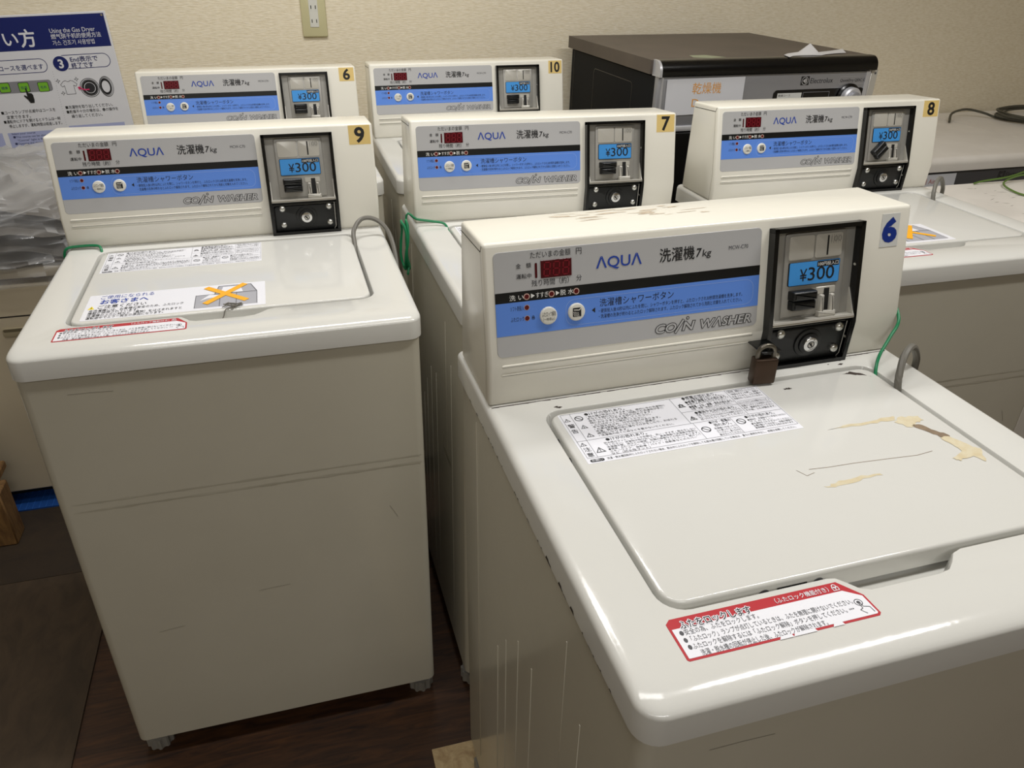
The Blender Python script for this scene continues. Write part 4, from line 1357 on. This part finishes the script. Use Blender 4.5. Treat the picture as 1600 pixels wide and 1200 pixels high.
b.bprism(rrpoly(0, .4680, .070, .4900, .006, 4), 0, .004, .002, mat('handle_beige', 'b3a88c', .5), f6, n=2)
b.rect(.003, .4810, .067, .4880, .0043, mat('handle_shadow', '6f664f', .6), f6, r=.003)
put(b, 'handle', cb)
b = MB()
TARP = mat('blue_tarp', '1c4f9a', .5, noise=.4, nscale=120, ncol='12336b')
b.box(-1.4, -.49, 1.772, 2.2, z0, z0 + .004, TARP)
for i in range(30): b.box(-.95 + i * .0153, -.95 + i * .0153 + .001, 1.7715, 1.86, z0 + .004, z0 + .0046, mat('tarp_weave', '2f68bb', .5))
thing(put(b, 'blue_tarp', smooth=False), 'blue tarpaulin spread under the beige cabinet', 'tarpaulin')

# clear plastic bag with dark folded goods
FILM = bpy.data.materials.new('clear_film'); FILM.use_nodes = True
nt = FILM.node_tree; nt.nodes.clear()
out = nt.nodes.new('ShaderNodeOutputMaterial'); mix = nt.nodes.new('ShaderNodeMixShader'); tr = nt.nodes.new('ShaderNodeBsdfTransparent')
gl = nt.nodes.new('ShaderNodeBsdfPrincipled'); gl.inputs['Base Color'].default_value = (.55, .55, .55, 1); gl.inputs['Roughness'].default_value = .12
fr = nt.nodes.new('ShaderNodeLayerWeight'); fr.inputs['Blend'].default_value = .35
ra = nt.nodes.new('ShaderNodeMapRange'); ra.inputs['To Min'].default_value = .24; ra.inputs['To Max'].default_value = .8
nt.links.new(fr.outputs['Facing'], ra.inputs['Value']); nt.links.new(ra.outputs[0], mix.inputs[0])
nt.links.new(tr.outputs[0], mix.inputs[1]); nt.links.new(gl.outputs[0], mix.inputs[2]); nt.links.new(mix.outputs[0], out.inputs[0])
bag = empty('plastic_bag', 'clear plastic bag of dark folded goods on the beige cabinet', 'bag', None, Matrix.Translation((-.68, 2.02, z0 + .632)))
DARKF = mat('dark_fabric', '77726b', .7, noise=.5, nscale=9, ncol='3c3936')
b = MB(); rr = random.Random(4)
ztop = 0.004
for k in range(7):
    th = .020 + rr.uniform(-.004, .006)
    n1, n2 = 26, 10
    vs = []; fs = []
    x0, x1 = -.29 + rr.uniform(-.01, .02), .235 + rr.uniform(-.03, .02); y0, y1 = -.235 + rr.uniform(-.012, .03), .22
    for lay in (0, 1):
        for i in range(n1):
            for j in range(n2):
                u = i / (n1 - 1); v = j / (n2 - 1)
                x = x0 + (x1 - x0) * u; y = y0 + (y1 - y0) * v
                taper = min(1, (u * 6) ** .5, ((1 - u) * 3.5) ** .5, (v * 5) ** .5 if v > 0 else 0)
                wv = .007 * math.sin(u * 9 + k * 1.3 + v * 2) + .004 * math.sin(u * 23 + k)
                zz = ztop + wv + (th * taper if lay else 0) * .95 - (.035 * max(0, u - .72) / .28) * (k / 6)
                vs.append((x, y, max(zz, .002 + .002 * lay)))
    for lay in (0, 1):
        for i in range(n1 - 1):
            for j in range(n2 - 1):
                a = lay * n1 * n2 + i * n2 + j
                fs.append((a, a + n2, a + n2 + 1, a + 1))
    for j in range(n2 - 1):
        for i in (0, n1 - 1):
            a = i * n2 + j; fs.append((a, a + 1, a + 1 + n1 * n2, a + n1 * n2))
    for i in range(n1 - 1):
        for j in (0, n2 - 1):
            a = i * n2 + j; fs.append((a, a + n2, a + n2 + n1 * n2, a + n1 * n2))
    b.add(vs, fs, DARKF)
    ztop += th * .98
put(b, 'folded_goods', bag)
from mathutils import noise as mnoise
b = MB()
n1, n2 = 90, 64
vs = []; fs = []
for i in range(n1):
    for j in range(n2):
        a = 2 * pi * i / n1; v = j / (n2 - 1)
        rx = .325 * (1 - .10 * v) * (1 if v < .75 else math.cos((v - .75) / .25 * pi / 2) ** .6 + .001)
        ry = .277 * (1 - .10 * v) * (1 if v < .75 else math.cos((v - .75) / .25 * pi / 2) ** .6 + .001)
        sq = (abs(math.cos(a)) ** 3.4 + abs(math.sin(a)) ** 3.4) ** (-1 / 3.4)
        x, y, z = rx * sq * math.cos(a), ry * sq * math.sin(a), .004 + .178 * v
        p = Vector((x, y, z))
        nn = mnoise.noise(p * 9) * .016 + (1 - abs(mnoise.noise(p * 17 + Vector((3, 1, 7))))) ** 5 * .022 + (1 - abs(mnoise.noise(p * 40))) ** 5 * .011
        d = Vector((math.cos(a), math.sin(a), .25 + v)).normalized()
        p = p + d * (nn - .008)
        p.z = max(p.z, .0015) if p.y > -.238 else p.z - .034 * (1 - v) ** 2
        vs.append(p)
for i in range(n1):
    for j in range(n2 - 1):
        fs.append((i * n2 + j, ((i + 1) % n1) * n2 + j, ((i + 1) % n1) * n2 + j + 1, i * n2 + j + 1))
b.add(vs, fs, FILM)
put(b, 'bag_film', bag, label='clear crinkled film')

# pallet corner with a wrapped package
pl = empty('pallet', 'pine pallet block at the left edge of the floor', 'pallet', None, Matrix.Translation((-.80, 1.64, z0)))
b = MB(); b.rbox(-.02, .079, 0, .062, 0, .150, .003, PINE, seg=1); put(b, 'block', pl)
b = MB(); b.rbox(-.60, -.50, 0, .062, 0, .150, .003, PINE, seg=1); put(b, 'block', pl)
b = MB(); b.rbox(-.60, .068, -.005, .115, .1505, .170, .003, PINE, seg=1); put(b, 'deck_board', pl)
b = MB(); b.rbox(-1.40, -.752, 1.62, 1.752, z0 + .1710, z0 + .30, .02, mat('white_wrap', 'c8c8c4', .3), seg=3)
thing(put(b, 'wrapped_package'), 'white film wrapped package on the pallet at the left edge', 'package')
